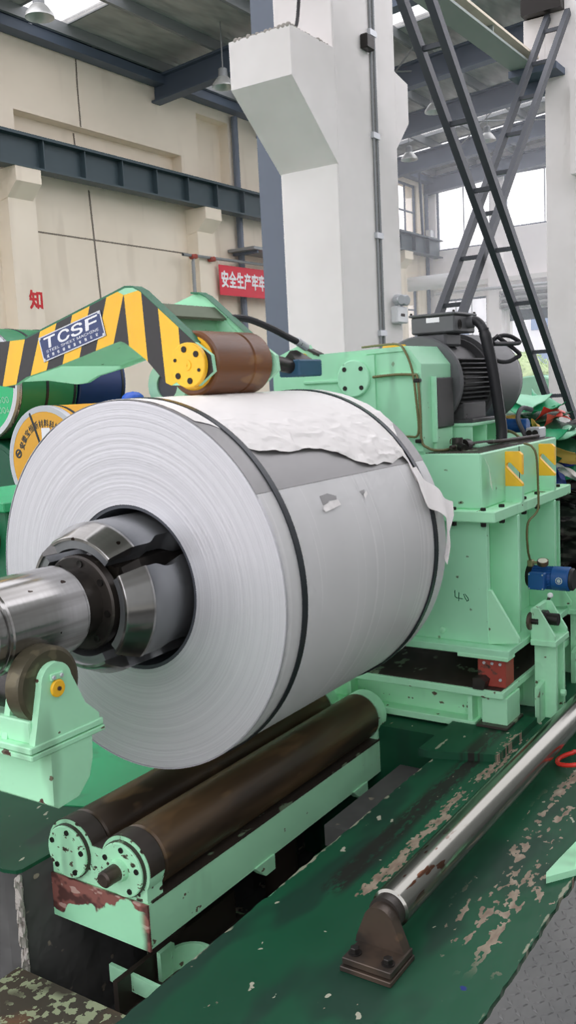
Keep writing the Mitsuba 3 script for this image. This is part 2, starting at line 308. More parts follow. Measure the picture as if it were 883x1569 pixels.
GLYPHS = json.loads(r'''{"安":[[[5,47,5,60,10,63,8,65,8,95,10,97,51,97,49,108,58,112,65,112,74,97,118,97,120,95,120,65,118,63,124,59,124,48,122,45,98,45,84,21,116,5,121,1,121,-3,112,-13,106,-13,96,-6,69,7,55,-2,43,-7,15,-14,7,-4,7,1,9,3,29,7,48,15,21,27,21,31,30,45,7,45],[68,74,63,62,103,62,102,79,69,80],[47,36,66,28,77,44,53,45],[26,80,25,62,42,62,49,80]]],"全":[[[-1,58,1,63,16,70,38,86,50,98,60,113,64,114,73,110,76,100,85,91,101,78,129,61,129,57,120,47,109,52,105,48,73,48,73,36,105,36,108,32,108,23,104,19,74,19,73,7,121,6,123,4,122,-10,7,-10,6,4,8,6,55,6,54,19,23,20,22,34,24,36,54,36,55,47,23,48,20,52,13,48,8,48],[42,67,42,65,88,66,65,88]]],"生":[[[3,-8,3,5,5,7,55,8,55,32,19,32,17,34,18,49,13,49,3,56,4,62,14,74,20,87,28,110,39,109,44,106,40,87,55,87,55,110,57,112,72,112,73,89,75,87,119,86,119,72,117,70,73,69,73,49,113,49,115,46,115,35,113,32,73,32,73,8,123,7,125,5,124,-10,5,-10],[32,70,20,49,54,49,55,69]]],"产":[[[1,-7,1,-2,7,8,11,24,12,62,14,64,38,65,30,80,12,80,10,82,10,95,12,97,54,97,50,105,51,109,67,112,77,97,117,97,119,95,119,81,103,80,96,65,121,64,123,61,123,49,121,47,31,47,27,11,18,-11,15,-15,10,-15],[51,80,58,64,75,64,83,79]]],"牢":[[[4,20,4,34,14,35,9,41,9,44,23,62,32,81,23,82,23,70,21,68,6,69,6,98,52,99,50,104,51,110,61,113,67,111,75,99,122,98,123,71,121,68,109,67,113,63,112,50,74,48,75,35,122,35,124,33,124,20,122,18,75,18,74,-13,58,-14,57,18,6,18],[105,70,104,82,74,81,75,66,108,66],[36,49,27,35,55,35,57,37,57,48],[48,79,46,66,57,66,57,82,45,82]]],"记":[[[2,57,2,70,4,72,36,73,12,97,12,101,19,108,24,109,47,87,47,83,36,73,40,69,40,22,42,21,47,25,52,26,52,59,54,61,100,62,100,85,53,85,50,87,50,101,52,103,116,103,118,101,118,39,116,37,103,37,99,44,70,44,70,6,106,5,109,9,110,25,115,27,127,21,124,-2,120,-8,112,-12,65,-12,55,-6,51,7,27,-12,24,-12,16,-2,17,3,22,9,22,54,4,55]]],"知":[[[0,-3,19,19,27,41,26,43,4,43,2,45,2,58,5,61,1,64,0,69,10,86,16,110,18,112,30,111,33,109,32,95,65,94,68,101,118,101,120,99,120,-7,118,-9,103,-8,101,0,84,0,82,-10,68,-10,66,-8,66,2,61,-2,57,-2,40,19,28,0,13,-14,8,-13],[84,84,83,18,101,17,102,83],[45,40,56,26,66,18,66,43,46,43],[66,78,46,78,46,60,66,60],[17,61,28,60,28,78,24,77]]],"道":[[[1,-2,3,3,20,16,20,48,5,49,3,51,3,65,37,65,38,15,44,11,45,74,47,76,68,77,67,79,37,79,29,73,24,73,4,97,4,100,7,103,13,107,18,107,35,89,38,95,54,95,49,107,57,112,64,112,75,95,86,95,93,110,95,112,100,112,109,109,111,106,106,95,123,95,125,93,125,81,123,79,88,79,86,77,114,75,114,9,112,7,125,7,127,5,123,-10,84,-12,58,-11,43,-7,29,2,13,-13,10,-13],[62,6,97,5,99,7,62,8],[62,59,96,58,97,60,63,61],[63,26,63,23,97,24,96,26]]],"徽":[[[1,44,25,84,35,82,37,102,46,101,47,82,52,83,53,110,64,110,65,82,70,83,70,100,81,101,81,71,78,69,81,66,92,110,103,109,100,85,125,84,125,74,119,72,109,21,127,-5,121,-12,117,-12,101,7,81,-13,66,11,65,-6,62,-10,46,-11,43,-3,36,-6,29,0,27,-12,16,-12,16,41,7,36],[97,73,100,49,102,47,107,73],[56,47,61,46,67,52,77,47,71,39,79,38,88,21,88,16,80,12,85,6,95,21,89,49,83,45,75,56,63,56],[67,35,61,29,70,31],[66,18,67,15,69,17],[44,0,53,-1,53,13,50,12],[50,17,52,13,53,16],[35,72,28,61,29,2,39,14,33,16,31,25,45,33,36,33,33,44,47,55,34,56,34,67,38,69]],[[2,81,23,110,35,106,13,75,8,73]]],"宝":[[[6,-7,7,4,56,5,56,27,22,28,23,40,56,40,56,55,19,56,19,63,9,63,9,94,57,94,53,108,61,111,67,110,75,94,119,94,119,64,109,63,109,56,72,56,71,41,106,40,106,27,91,26,108,10,105,4,122,3,121,-9],[23,81,23,69,105,70,104,81],[71,5,94,5,77,21,78,27,71,26]]],"恒":[[[43,-4,44,8,125,7,124,-5]],[[47,102,122,103,123,92,48,90]],[[2,49,8,84,21,85,21,110,34,110,34,89,42,89,52,68,55,81,115,80,115,16,54,15,53,63,42,59,35,73,34,-11,21,-12,21,70,14,47],[66,29,100,28,101,41,67,42],[66,55,100,54,101,67,67,68]]],"新":[[[3,7,16,32,5,33,4,44,30,46,29,55,4,56,4,67,19,68,14,85,6,85,7,97,28,97,25,107,34,111,39,109,45,97,66,97,66,85,59,85,54,68,68,67,69,98,109,108,121,100,115,95,82,87,83,67,125,65,124,54,111,53,109,-12,97,-11,96,54,82,53,79,16,68,-11,57,-5,61,5,54,6,44,25,42,-5,37,-9,22,-10,19,2,30,3,29,33,23,32,27,26,14,2],[67,45,68,55,43,54,44,45],[55,31,62,17,65,16,68,34],[43,33,45,28,49,33],[28,83,31,68,40,67,45,85]]],"材":[[[1,22,15,44,25,69,6,70,6,83,27,83,28,110,41,109,41,83,59,81,96,82,98,110,111,110,111,84,124,82,125,70,111,68,111,-4,107,-9,79,-12,75,-1,76,2,97,3,96,47,63,9,58,9,52,17,77,43,91,69,42,69,61,46,61,42,52,34,41,47,40,-12,27,-11,27,37,10,12,6,13]]],"料":[[[2,14,21,53,4,55,4,66,12,68,5,100,16,101,24,77,25,110,38,108,39,78,46,101,49,103,59,99,48,67,60,65,65,69,88,53,83,43,79,43,60,57,58,54,40,54,55,31,62,29,96,36,96,110,109,110,109,39,124,40,126,30,109,24,109,-12,96,-12,95,22,57,15,55,24,47,19,39,32,37,-12,25,-12,25,28,10,4],[24,71,22,67,25,68]],[[64,91,67,98,73,101,87,91,93,81,85,74]]],"科":[[[54,13,54,27,96,34,96,110,109,110,109,37,124,37,125,33,125,25,109,21,109,-11,96,-12,96,19]],[[62,93,72,101,86,91,93,80,83,74]],[[2,20,22,58,21,61,4,61,4,74,25,75,25,89,8,87,5,98,49,108,55,97,39,92,39,74,57,74,58,63,64,68,68,67,82,57,90,46,81,39,56,61,40,61,56,36,47,29,39,39,38,-12,25,-11,25,33,9,11]]],"技":[[[6,29,3,42,21,48,21,70,5,71,4,83,21,84,21,110,34,110,35,84,45,84,47,90,77,90,77,110,90,110,91,90,121,89,120,77,90,76,90,62,112,62,118,59,109,34,94,15,125,-1,119,-12,108,-10,83,5,60,-8,45,-12,39,0,57,6,72,15,53,49,49,48,49,41,34,36,33,-7,23,-12,9,-12,5,0,21,2,21,31],[69,49,84,25,100,48],[34,52,49,54,50,62,77,62,77,77,49,77,48,71,34,71]]],"有":[[[3,38,20,54,36,79,7,81,7,94,42,94,48,109,54,110,62,107,59,94,122,93,121,81,53,81,47,71,107,69,107,-4,100,-11,76,-12,72,-2,73,1,94,1,92,14,45,14,44,-12,31,-12,31,44,13,30],[44,27,93,26,94,34,45,35],[45,57,45,47,94,48,93,57]]],"限":[[[50,-4,55,6,55,104,115,104,115,44,123,34,103,17,115,5,125,1,125,-3,119,-11,115,-11,92,9,91,-1,88,-3,58,-12],[91,44,96,30,112,43],[68,57,100,56,102,67,69,68],[101,80,101,92,68,91,69,80],[68,7,90,12,76,44,68,43]],[[10,104,46,105,52,101,40,67,49,52,50,28,46,21,38,18,27,18,22,28,22,-12,10,-12],[22,29,34,30,38,34,37,48,27,63,35,92,22,91]]],"公":[[[74,103,86,107,102,81,125,58,116,46,91,72]],[[15,7,32,26,57,69,61,71,72,66,72,63,40,13,88,16,76,36,89,41,120,-5,107,-11,98,3,19,-3]],[[5,53,5,57,31,86,39,105,53,103,44,80,24,53,16,46]]],"司":[[[9,101,116,101,116,2,112,-8,82,-11,79,-2,79,3,102,4,102,89,10,89]],[[10,78,91,79,91,67,11,67]],[[18,55,81,57,82,12,33,12,31,2,19,2],[33,44,33,24,69,25,68,44]]],"成":[[[3,-6,14,31,15,88,67,88,68,110,81,110,83,102,93,110,117,94,114,88,124,87,123,75,83,74,89,39,103,69,116,66,109,45,94,20,101,6,107,3,111,7,113,26,125,20,122,-1,115,-10,103,-11,96,-8,84,7,60,-11,56,-11,49,-3,50,1,78,23,68,75,28,74,29,62,61,61,58,12,52,7,36,6,30,8,26,17,15,-12,10,-12],[84,101,82,88,101,88,98,93],[26,19,46,20,48,49,28,49]]],"顺":[[[45,105,57,106,57,0,67,2,79,14,85,31,85,64,97,65,97,22,123,-1,124,-5,117,-12,92,10,83,-2,65,-13,58,-8,45,-8]],[[60,93,61,104,124,104,123,92,99,92,95,84,119,83,119,18,106,19,105,70,76,70,76,18,64,18,64,83,80,83,84,91]],[[28,7,28,96,39,96,39,7]],[[2,-6,9,23,10,105,20,106,20,12,13,-11,9,-12]]],"机":[[[2,21,24,69,5,70,5,83,26,83,26,110,39,110,39,83,58,82,58,70,40,70,39,62,60,38,62,102,109,102,109,3,115,3,116,25,127,22,127,2,121,-10,104,-11,96,-5,94,90,75,89,72,24,67,8,54,-12,43,-6,43,-2,54,13,60,37,50,28,39,40,39,-12,26,-12,26,37,10,12,7,12]]],"械":[[[2,22,20,67,19,70,6,71,6,82,21,84,21,110,34,109,35,83,45,82,46,86,84,86,85,110,97,110,99,104,108,107,119,95,120,90,116,87,123,86,123,74,99,72,103,41,111,66,123,65,116,38,106,18,112,3,115,20,125,15,124,0,119,-10,107,-11,97,3,81,-11,71,-6,75,1,70,2,69,36,64,35,56,2,48,-8,45,-7,39,0,48,14,52,35,45,37,44,44,41,40,34,42,33,-12,21,-12,21,29,11,12,7,13],[98,87,109,87,99,99,98,98],[83,8,92,19,88,36,81,35],[80,71,81,50,87,48,86,72],[63,71,64,50,68,48,72,72],[35,68,46,49,52,48,55,73,46,74,44,70]]],"制":[[[92,-12,88,2,107,3,107,108,120,109,120,-5,113,-11]],[[85,98,98,97,97,23,85,23]],[[3,70,17,107,29,105,28,92,35,93,36,110,47,110,48,92,73,92,74,79,49,79,48,70,79,69,79,57,49,56,48,48,75,46,74,3,65,-2,53,-2,49,6,48,-12,36,-12,35,33,23,34,22,-1,11,-2,10,47,34,47,35,55,5,56],[48,10,62,11,61,34,48,33],[18,70,34,69,35,78,22,79]]],"造":[[[4,-2,21,13,21,47,5,48,5,61,34,60,34,14,46,6,57,3,126,5,122,-9,60,-10,42,-6,28,2,14,-11,10,-11]],[[37,58,37,68,42,70,37,76,46,88,55,109,67,106,65,94,74,95,74,110,87,110,89,94,118,93,117,82,88,82,88,70,123,69,123,57],[51,71,73,69,74,81,58,82]],[[47,49,113,50,113,10,48,10],[60,23,99,22,100,37,61,38]],[[7,97,10,102,18,105,38,82,27,75]]]}''')
def glyph(ch, h):
    """One character as a shapely shape about h tall, its lower left at the origin."""
    s = h / 128.0; out = []
    for rings in GLYPHS[ch]:
        rs = [np.array(r, float).reshape(-1, 2) * s for r in rings]
        out.append(Polygon(rs[0], rs[1:]).buffer(0))
    return union_all(out)
def shape_mesh(g, depth):
    return cat(*[extrude_polygon(q, depth, engine='earcut') for q in getattr(g, 'geoms', [g]) if q.area > 0])
def place(mesh, o, ex, ey):
    """xy of the mesh along ex, ey from o; its z along ex x ey."""
    ex, ey = np.array(ex, float) / np.linalg.norm(ex), np.array(ey, float) / np.linalg.norm(ey)
    ez = np.cross(ex, ey); M = np.eye(4); M[:3, 0], M[:3, 1], M[:3, 2], M[:3, 3] = ex, ey, ez, o
    m = mesh.copy(); m.apply_transform(M); return m

# ================================================================== the setting
rng = np.random.default_rng(5)
def jag(x0, x1, y, amp, n, seed):
    xs = np.linspace(x0, x1, n); r = np.random.default_rng(seed)
    return [(float(x), float(y + a)) for x, a in zip(xs, r.normal(0, amp, n))]
PIT_R, PIT_L, PIT_X, TREAD_Y = -0.56, 0.215, 1.40, -1.297
edge = [(-2.6, PIT_R - 0.05), (-0.9, PIT_R - 0.035)] + jag(-0.8, 1.2, PIT_R, 0.0022, 70, 1) + [(1.25, PIT_R)]
tr = jag(-0.45, 1.2, TREAD_Y, 0.0025, 60, 2)
fl = edge + [(1.25, 0.215), (30, 0.215), (30, -9), (3, -9), (3, TREAD_Y)] + tr[::-1] + [(-2.6, TREAD_Y)]
struct('floor', prism(fl, 'z', -0.7, 0.0), 'floor_green', 'dark green painted floor with chipped and scraped patches beside the pit', smooth=False)
lf = [(-0.385, 9.9)] + [(-0.385 + a * 0.8, y) for y, a in jag(4.0, 0.27, 0.0, 0.004, 20, 3)] + [(-0.372, 0.225), (-0.355, PIT_L)] + [(x, y) for x, y in jag(-0.2, 1.2, PIT_L, 0.004, 20, 4)] + [(30, PIT_L), (30, 9.9)]
lf = Polygon(lf).buffer(0)
struct('floor_plinth', cat(prism(lf, 'z', -0.012, 0.0)), 'floor_green', 'dark green painted top of the concrete block left of the pit', smooth=False)
def rough_block():
    m = prism(lf.buffer(-0.002), 'z', -0.7, -0.012); m2 = prism(Polygon([(-0.377, 0.222), (-0.25, 0.222), (-0.25, 0.5), (-0.377, 0.5)]), 'z', -0.7, -0.012)
    return m
struct('wall_pit', rough_block(), 'pit_concrete', 'grey concrete side of the block left of the pit', smooth=False)
cr = m3.Manifold.batch_hull([m3.Manifold.sphere(0.013, 12).translate([-0.372, 0.219, z]) for z in (-0.62, -0.03)]).refine_to_length(0.012).to_mesh()
cv = np.array(cr.vert_properties[:, :3]); cn = (meshkit.fbm(cv * 45, 4, 2) - 0.5)[:, None] * np.array([0.07, 0.07, 0.02])
part('wall_pit', 'broken_edge', trimesh.Trimesh(cv + cn, cr.tri_verts), 'broken_concrete', 'crumbling pale concrete corner', smooth=False)
struct('floor_pit', cat(box(-2.6, 1.4, -0.62, 0.3, -0.75, -0.68), box(-3, -0.3, 0.2, 4, -0.75, -0.68)), 'pit_concrete', 'dark oily bottom of the pit under the coil cradle')
struct('floor_bright', prism([(0.06, 0.36), (0.03, 0.44), (0.05, 2.6), (1.5, 2.6), (1.5, 0.36)], 'z', 0.0, 0.004), 'floor_bright', 'bright green painted floor behind the cradle')
struct('floor_ledge', prism([(0.62, -0.555), (0.62, -0.30), (1.25, -0.30), (1.25, -0.555)], 'z', -0.24, -0.16), 'pit_concrete', 'grey dirty ledge at the far end of the pit')
struct('floor_pad', prism([(1.02, -0.555), (1.10, -0.80), (1.55, -0.80), (1.55, -0.5), (1.02, -0.5)], 'z', 0.0, 0.03), 'floor_green', 'raised dark green pad under the corner of the base frame')

t = thing('flaked_plate', 'rusty steel cover plate with flaking pale paint in the bottom left corner', 'steel plate')
part(t, 'sheet', box(-2.0, -0.405, -0.55, 0.212, -0.34, -0.30, 0.004), 'flaked_plate')
part(t, 'support_beam', box(-1.9, -0.5, -0.5, -0.4, -0.68, -0.34), 'oily_steel')
part(t, 'support_beam', box(-1.9, -0.5, 0.05, 0.15, -0.68, -0.34), 'oily_steel')

t = thing('tread_plate', 'grey steel checker plate walkway with raised lozenges beside the green floor', 'walkway plate')
tp = [(x, y - 0.008) for x, y in tr] + [(3.0, TREAD_Y - 0.008), (3.0, -3.0), (-1.4, -3.0), (-1.4, TREAD_Y - 0.008)]
part(t, 'sheet', prism(tp, 'z', -0.02, -0.002), 'tread_plate')
loz = []
def lozenge(x, y, a):
    c, s = math.cos(a), math.sin(a); L, W, h = 0.0165, 0.0055, 0.0028
    b = np.array([[L, 0, 0], [0, W, 0], [-L, 0, 0], [0, -W, 0], [L * .6, 0, h], [0, W * .45, h], [-L * .6, 0, h], [0, -W * .45, h]])
    v = np.stack([x + c * b[:, 0] - s * b[:, 1], y + s * b[:, 0] + c * b[:, 1], -0.002 + b[:, 2]], 1)
    f = [[i, (i + 1) % 4, (i + 1) % 4 + 4] for i in range(4)] + [[i, (i + 1) % 4 + 4, i + 4] for i in range(4)] + [[4, 5, 6], [4, 6, 7]]
    return v, np.array(f)
k = 0; LV, LF = [], []
for i, x in enumerate(np.arange(-0.6, 1.3, 0.030)):
    for j, y in enumerate(np.arange(TREAD_Y - 0.03, -2.3, -0.030)):
        v, f = lozenge(x, y, math.radians(45 if (i + j) % 2 else -45)); LV.append(v); LF.append(f + 8 * k); k += 1
part(t, 'tread', trimesh.Trimesh(np.vstack(LV), np.vstack(LF), process=False), 'tread_plate', smooth=False, stuff=True)

# ---- left wall: a proud layer with sunk fields on a back layer, all at y = 10
WY = 10.0
front = sbox(2.0, 0.0, 24.0, 7.62).difference(union_all([sbox(8.5, 5.2, 12.66, 6.14), sbox(13.2, 5.2, 14.25, 7.06), sbox(15.6, 5.7, 17.2, 7.0), sbox(18.4, 5.7, 20.6, 7.0), sbox(22.05, 5.62, 23.3, 7.16), sbox(22.05, 1.0, 23.2, 4.48), sbox(18.2, 1.0, 21.2, 4.48)]))
back = sbox(2.0, 0.0, 24.0, 7.62).difference(union_all([sbox(15.6, 5.7, 17.2, 7.0), sbox(18.4, 5.7, 20.6, 7.0), sbox(22.05, 5.62, 23.3, 7.16), sbox(22.05, 1.0, 23.2, 4.48), sbox(18.2, 1.0, 21.2, 4.48)]))
struct('wall_left', cat(prism(front, 'y', WY, WY + 0.24), prism(back, 'y', WY + 0.24, WY + 0.36)), 'cream_wall', 'long cream side wall of the hall with sunk fields above the crane beam', smooth=False)
part('wall_left', 'panel_joint', bar((9.96, WY - 0.002, 6.84), (9.98, WY - 0.002, 7.5), 0.03, 0.01, (1, 0, 0)), 'joint_dark')
part('wall_left', 'panel_joint', bar((10.05, WY + 0.236, 5.7), (10.02, WY + 0.236, 6.1), 0.03, 0.01, (1, 0, 0)), 'joint_dark')
part('wall_left', 'panel_joint', bar((9.97, WY - 0.002, 6.15), (9.96, WY - 0.002, 6.84), 0.03, 0.01, (1, 0, 0)), 'joint_dark')
part('wall_left', 'panel_joint', bar((10.05, WY - 0.002, 5.1), (10.22, WY - 0.002, 2.0), 0.035, 0.01, (1, 0, 0)), 'joint_dark')
part('wall_left', 'panel_joint', box(8.75, 12.95, WY - 0.006, WY + 0.004, 4.245, 4.27), 'joint_dark')
part('wall_left', 'panel_joint', box(5.0, 8.3, WY - 0.006, WY + 0.004, 4.245, 4.27), 'joint_dark')
for x0 in (3.4, 8.0, 12.68, 17.3, 21.4):
    struct('pilaster', box(x0, x0 + 0.56, 9.72, 10.0, 0, 4.80), 'cream_wall', 'cream concrete pilaster on the side wall under the crane beam')
    part(list(k for k in scene if k.startswith('pilaster') and '__' not in k)[-1], 'corbel', prism([(10.0, 4.6), (9.72, 4.66), (9.48, 4.88), (9.48, 5.10), (10.0, 5.10)], 'x', x0 - 0.01, x0 + 0.50), 'cream_wall')

def windowed(n, x0, x1, z0, z1, nx, nz, label):
    k = f'window_{n}'
    struct(k, cat(box(x0, x1, WY + .05, WY + .11, z0, z0 + .06), box(x0, x1, WY + .05, WY + .11, z1 - .06, z1), box(x0, x0 + .06, WY + .05, WY + .11, z0, z1), box(x1 - .06, x1, WY + .05, WY + .11, z0, z1)), 'steel_blue', label)
    for i in range(1, nx):
        x = x0 + (x1 - x0) * i / nx; part(k, 'glazing_bar', box(x - .02, x + .02, WY + .06, WY + .1, z0, z1), 'steel_blue')
    for i in range(1, nz):
        z = z0 + (z1 - z0) * i / nz; part(k, 'glazing_bar', box(x0, x1, WY + .06, WY + .1, z - .02, z + .02), 'steel_blue')
    for i in range(nx):
        for j in range(nz):
            xa, xb, za, zb = x0 + (x1 - x0) * i / nx, x0 + (x1 - x0) * (i + 1) / nx, z0 + (z1 - z0) * j / nz, z0 + (z1 - z0) * (j + 1) / nz
            part(k, 'pane', trimesh.Trimesh([[xa, WY + .08, za], [xb, WY + .08, za], [xb, WY + .08, zb], [xa, WY + .08, zb]], [[0, 1, 2], [0, 2, 3]]), 'glass')
windowed(1, 22.05, 23.3, 5.62, 7.16, 2, 2, 'upper window in the side wall next to the far corner')
windowed(2, 22.05, 23.2, 1.0, 4.48, 2, 4, 'tall lower window in the side wall next to the far corner')
windowed(3, 18.4, 20.6, 5.7, 7.0, 3, 2, 'upper side wall window hidden by the white pillar')
windowed(4, 18.2, 21.2, 1.0, 4.48, 4, 4, 'lower side wall window hidden by the white pillar')
windowed(5, 15.6, 17.2, 5.7, 7.0, 2, 2, 'upper side wall window behind the corbel of the white pillar')

# ---- far wall at x = 24
FX = 24.0
holes = [(8.05, 9.73, 5.33, 7.22), (4.2, 7.63, 5.72, 7.25), (8.2, 9.7, 0.9, 3.9), (4.6, 7.55, 0.0, 3.42)]
fw = sbox(3.9, 0, 10.3, 7.9).difference(union_all([sbox(a, c, b, d) for a, b, c, d in holes]))
struct('wall_far', prism(fw, 'x', FX, FX + 0.3), 'far_white', 'white end wall of the hall with big bright windows', smooth=False)
part('wall_far', 'pier', box(FX - 0.25, FX, 7.66, 8.04, 0, 5.2), 'far_white')
part('wall_far', 'ledge', box(FX - 0.18, FX, 4.0, 9.9, 4.22, 4.36), 'white_concrete')
def farwin(n, h, ny, nz, label):
    y0, y1, z0, z1 = h; k = f'window_{n}'
    struct(k, cat(box(FX + .1, FX + .16, y0, y1, z0, z0 + .05), box(FX + .1, FX + .16, y0, y1, z1 - .05, z1), box(FX + .1, FX + .16, y0, y0 + .05, z0, z1), box(FX + .1, FX + .16, y1 - .05, y1, z0, z1)), 'steel_blue', label)
    for i in range(1, ny): y = y0 + (y1 - y0) * i / ny; part(k, 'glazing_bar', box(FX + .11, FX + .15, y - .015, y + .015, z0, z1), 'silver_edge')
    for i in range(1, nz): z = z0 + (z1 - z0) * i / nz; part(k, 'glazing_bar', box(FX + .11, FX + .15, y0, y1, z - .015, z + .015), 'silver_edge')
    for i in range(ny):
        for j in range(nz):
            a, b, c, d = y0 + (y1 - y0) * i / ny, y0 + (y1 - y0) * (i + 1) / ny, z0 + (z1 - z0) * j / nz, z0 + (z1 - z0) * (j + 1) / nz
            part(k, 'pane', trimesh.Trimesh([[FX + .13, a, c], [FX + .13, b, c], [FX + .13, b, d], [FX + .13, a, d]], [[0, 1, 2], [0, 2, 3]]), 'glass')
farwin(6, holes[0], 2, 1, 'upper window in the end wall left of the crossing ladders')
farwin(7, holes[1], 3, 1, 'upper window in the end wall right of the crossing ladders')
farwin(8, holes[2], 3, 4, 'lower window with thin bars in the end wall')
struct('door_1', cat(box(FX - .02, FX + .2, 7.5, 7.6, 0, 3.45), box(FX - .02, FX + .2, 4.55, 4.65, 0, 3.45)), 'white_concrete', 'open roller door to the yard in the end wall')
for i in range(6): part('door_1', 'shutter_slat', box(FX - 0.3 + 0.01 * (i % 2), FX - 0.02, 4.5, 7.7, 3.46 + i * 0.085, 3.535 + i * 0.085, 0.01), 'shutter')
part('door_1', 'curtain_end', box(FX + 0.02, FX + 0.08, 4.6, 7.55, 3.12, 3.46), 'beam_blue')

# ---- roof: sheet bays, skylight strips, purlins along x, rafters along y
def zr(y): return 7.42 + 0.08 * (10.0 - y)
Y0, Y1 = 10.3, 2.3
def slab(x0, x1, y0, y1, dz0, dz1): return hull([(x, y, zr(y) + dz) for x in (x0, x1) for y in (y0, y1) for dz in (dz0, dz1)])
BAYS = [(7.0, 8.55), (9.5, 12.5), (12.5, 13.1), (14.1, 16.1), (17.2, 18.6), (20.6, 21.5), (23.3, 24.3)]
struct('ceiling', cat(*[slab(a, b, Y0, 6.6 if b < 12.6 else Y1, 0.18, 0.26) for a, b in BAYS]), 'foil', 'pitched metal roof lined with wrinkled silver insulation')
for i, (a, b) in enumerate([(8.55, 9.5), (13.1, 14.1), (16.1, 17.2), (18.6, 20.6), (21.5, 23.3)]):
    k = struct(f'window_{9 + i}', cat(slab(a - .03, a, Y0, 6.6 if b < 12 else Y1, .16, .24), slab(b, b + .03, Y0, 6.6 if b < 12 else Y1, .16, .24)), 'purlin_grey', 'roof light strip between the roof sheets')
    ys = np.linspace(Y0, 6.6 if b < 12 else Y1, 9)
    for y0, y1 in zip(ys[:-1], ys[1:]):
        part(k, 'pane', trimesh.Trimesh([[a, y0, zr(y0) + .22], [b, y0, zr(y0) + .22], [b, y1, zr(y1) + .22], [a, y1, zr(y1) + .22]], [[0, 1, 2], [0, 2, 3]]), 'glass')
for y in np.arange(9.7, 2.3, -1.25):
    part('ceiling', 'purlin', hull([(x, y + dy, zr(y) + dz) for x in (7.0 if y > 6.6 else 12.4, 24.0) for dy in (-.035, .035) for dz in (0.0, 0.18)]), 'purlin_grey')
for x in (12.0, 15.4, 18.2, 21.2, 23.9):
    part('ceiling', 'rafter', cat(slab(x - .12, x + .12, Y0, Y1, -0.04, 0.0), slab(x - .02, x + .02, Y0, Y1, -.42, -0.04), slab(x - .12, x + .12, Y0, Y1, -.46, -.42)), 'rafter_blue')
part('ceiling', 'eaves_channel', box(5.6, 24, 9.72, 9.98, 7.26, 7.42), 'rafter_blue')
for k, (x0, x1) in enumerate([(14.0, 16.3), (18.4, 21.0)]):
    part('ceiling', 'brace_rod', tube([(x0, 7.6, zr(7.6) - .15), (x1, 5.4, zr(5.4) - .15)], 0.018, 6, 1), 'purlin_grey')
    part('ceiling', 'brace_rod', tube([(x0, 5.4, zr(5.4) - .15), (x1, 7.6, zr(7.6) - .15)], 0.018, 6, 1), 'purlin_grey')
t = thing('cable_tray', 'dark conduit run clipped along the top of the cream side wall', 'conduit')
part(t, 'pipe', tube([(5.6, 9.93, 7.56), (23.5, 9.93, 7.56)], 0.05, 8, 1), 'rafter_blue'); part(t, 'pipe', tube([(5.6, 9.9, 7.44), (23.5, 9.9, 7.44)], 0.03, 8, 1), 'purlin_grey')
for x in np.arange(7.5, 20, 1.4): part(t, 'clip', box(x - .02, x + .02, 9.86, 10.0, 7.38, 7.62), 'silver_edge')

for (x, y, z), lab in zip([(7.34, 8.0, 6.68), (11.39, 7.93, 6.69), (15.83, 6.0, 6.83), (18.75, 6.04, 6.83), (18.51, 7.88, 6.69)],
        ['bell shaped bay lamp at the top left above the side wall', 'bell shaped bay lamp beside the corbel of the white pillar', 'bell shaped bay lamp under the roof between the pillar and the ladder, nearest of three', 'bell shaped bay lamp seen between the rails of the crossing ladders', 'bell shaped bay lamp in the far corner, right beside the white pillar']):
    t = thing('bay_lamp', lab, 'lamp', 'bay lamps under the roof')
    part(t, 'reflector', lathe([(0, 0.2), (0.05, 0.19), (0.14, 0.12), (0.17, 0.09), (0.165, 0.085), (0.135, 0.115), (0.048, 0.18), (0, 0.2)], 28, (x, y, z), (0, 0, 1)), 'lamp_alu')
    part(t, 'housing', lathe([(0.15, 0), (0.15, 0.085), (0.3, 0.075), (0.32, 0.05), (0.32, 0)], 20, (x, y, z), (0, 0, 1)), 'purlin_grey')
    part(t, 'rod', cyl((x, y, z + .32), (x, y, zr(y) + .18), 0.012, 8), 'purlin_grey')

struct('ceiling_2', cat(box(-4.0, 4.6, -4.2, 3.6, 8.9, 9.0), *[box(x, x + .1, -4.2, 3.6, 8.6, 8.9) for x in (-4, .4, 4.5)]), 'foil', 'roof bay over the coil, above the picture')
struct('wall_right', box(-3.0, 9.0, -4.4, -4.2, 0, 6.5), 'shutter', 'pale grey sheet wall on the right hand side, outside the picture')
# ---- crane beam on the side wall
t = thing('crane_beam', 'dark blue grey steel crane beam running along the side wall on pilasters', 'beam')
ZB0, ZB1, YB = 5.10, 5.60, 9.6
part(t, 'bottom_flange', box(3.0, 23.9, YB - .13, YB + .13, ZB0, ZB0 + .03), 'beam_blue')
part(t, 'top_flange', box(3.0, 23.9, YB - .15, YB + .15, ZB1 - .03, ZB1), 'beam_blue')
part(t, 'web', box(3.0, 23.9, YB - .01, YB + .01, ZB0 + .03, ZB1 - .03), 'beam_blue')
for x in np.arange(5.9, 23.8, 0.9): part(t, 'stiffener', box(x - .012, x + .012, YB - .12, YB - .01, ZB0 + .03, ZB1 - .03), 'beam_blue')
part(t, 'rail', box(3.0, 23.9, YB - .03, YB + .03, ZB1, ZB1 + .06), 'beam_blue')
t = thing('crane_girder', 'grey green crane girder overhead at the top right, ending at the right column', 'beam')
GY0, GY1 = 1.88, 2.17
part(t, 'bottom_flange', box(6.3, 9.75, GY0, GY1, 5.25, 5.28), 'girder_grey')
part(t, 'web', box(6.3, 9.75, (GY0 + GY1) / 2 - .01, (GY0 + GY1) / 2 + .01, 5.28, 5.36), 'girder_grey')
part(t, 'top_flange', box(6.3, 9.75, GY0 - .02, GY1, 5.36, 5.39), 'cream_wall')
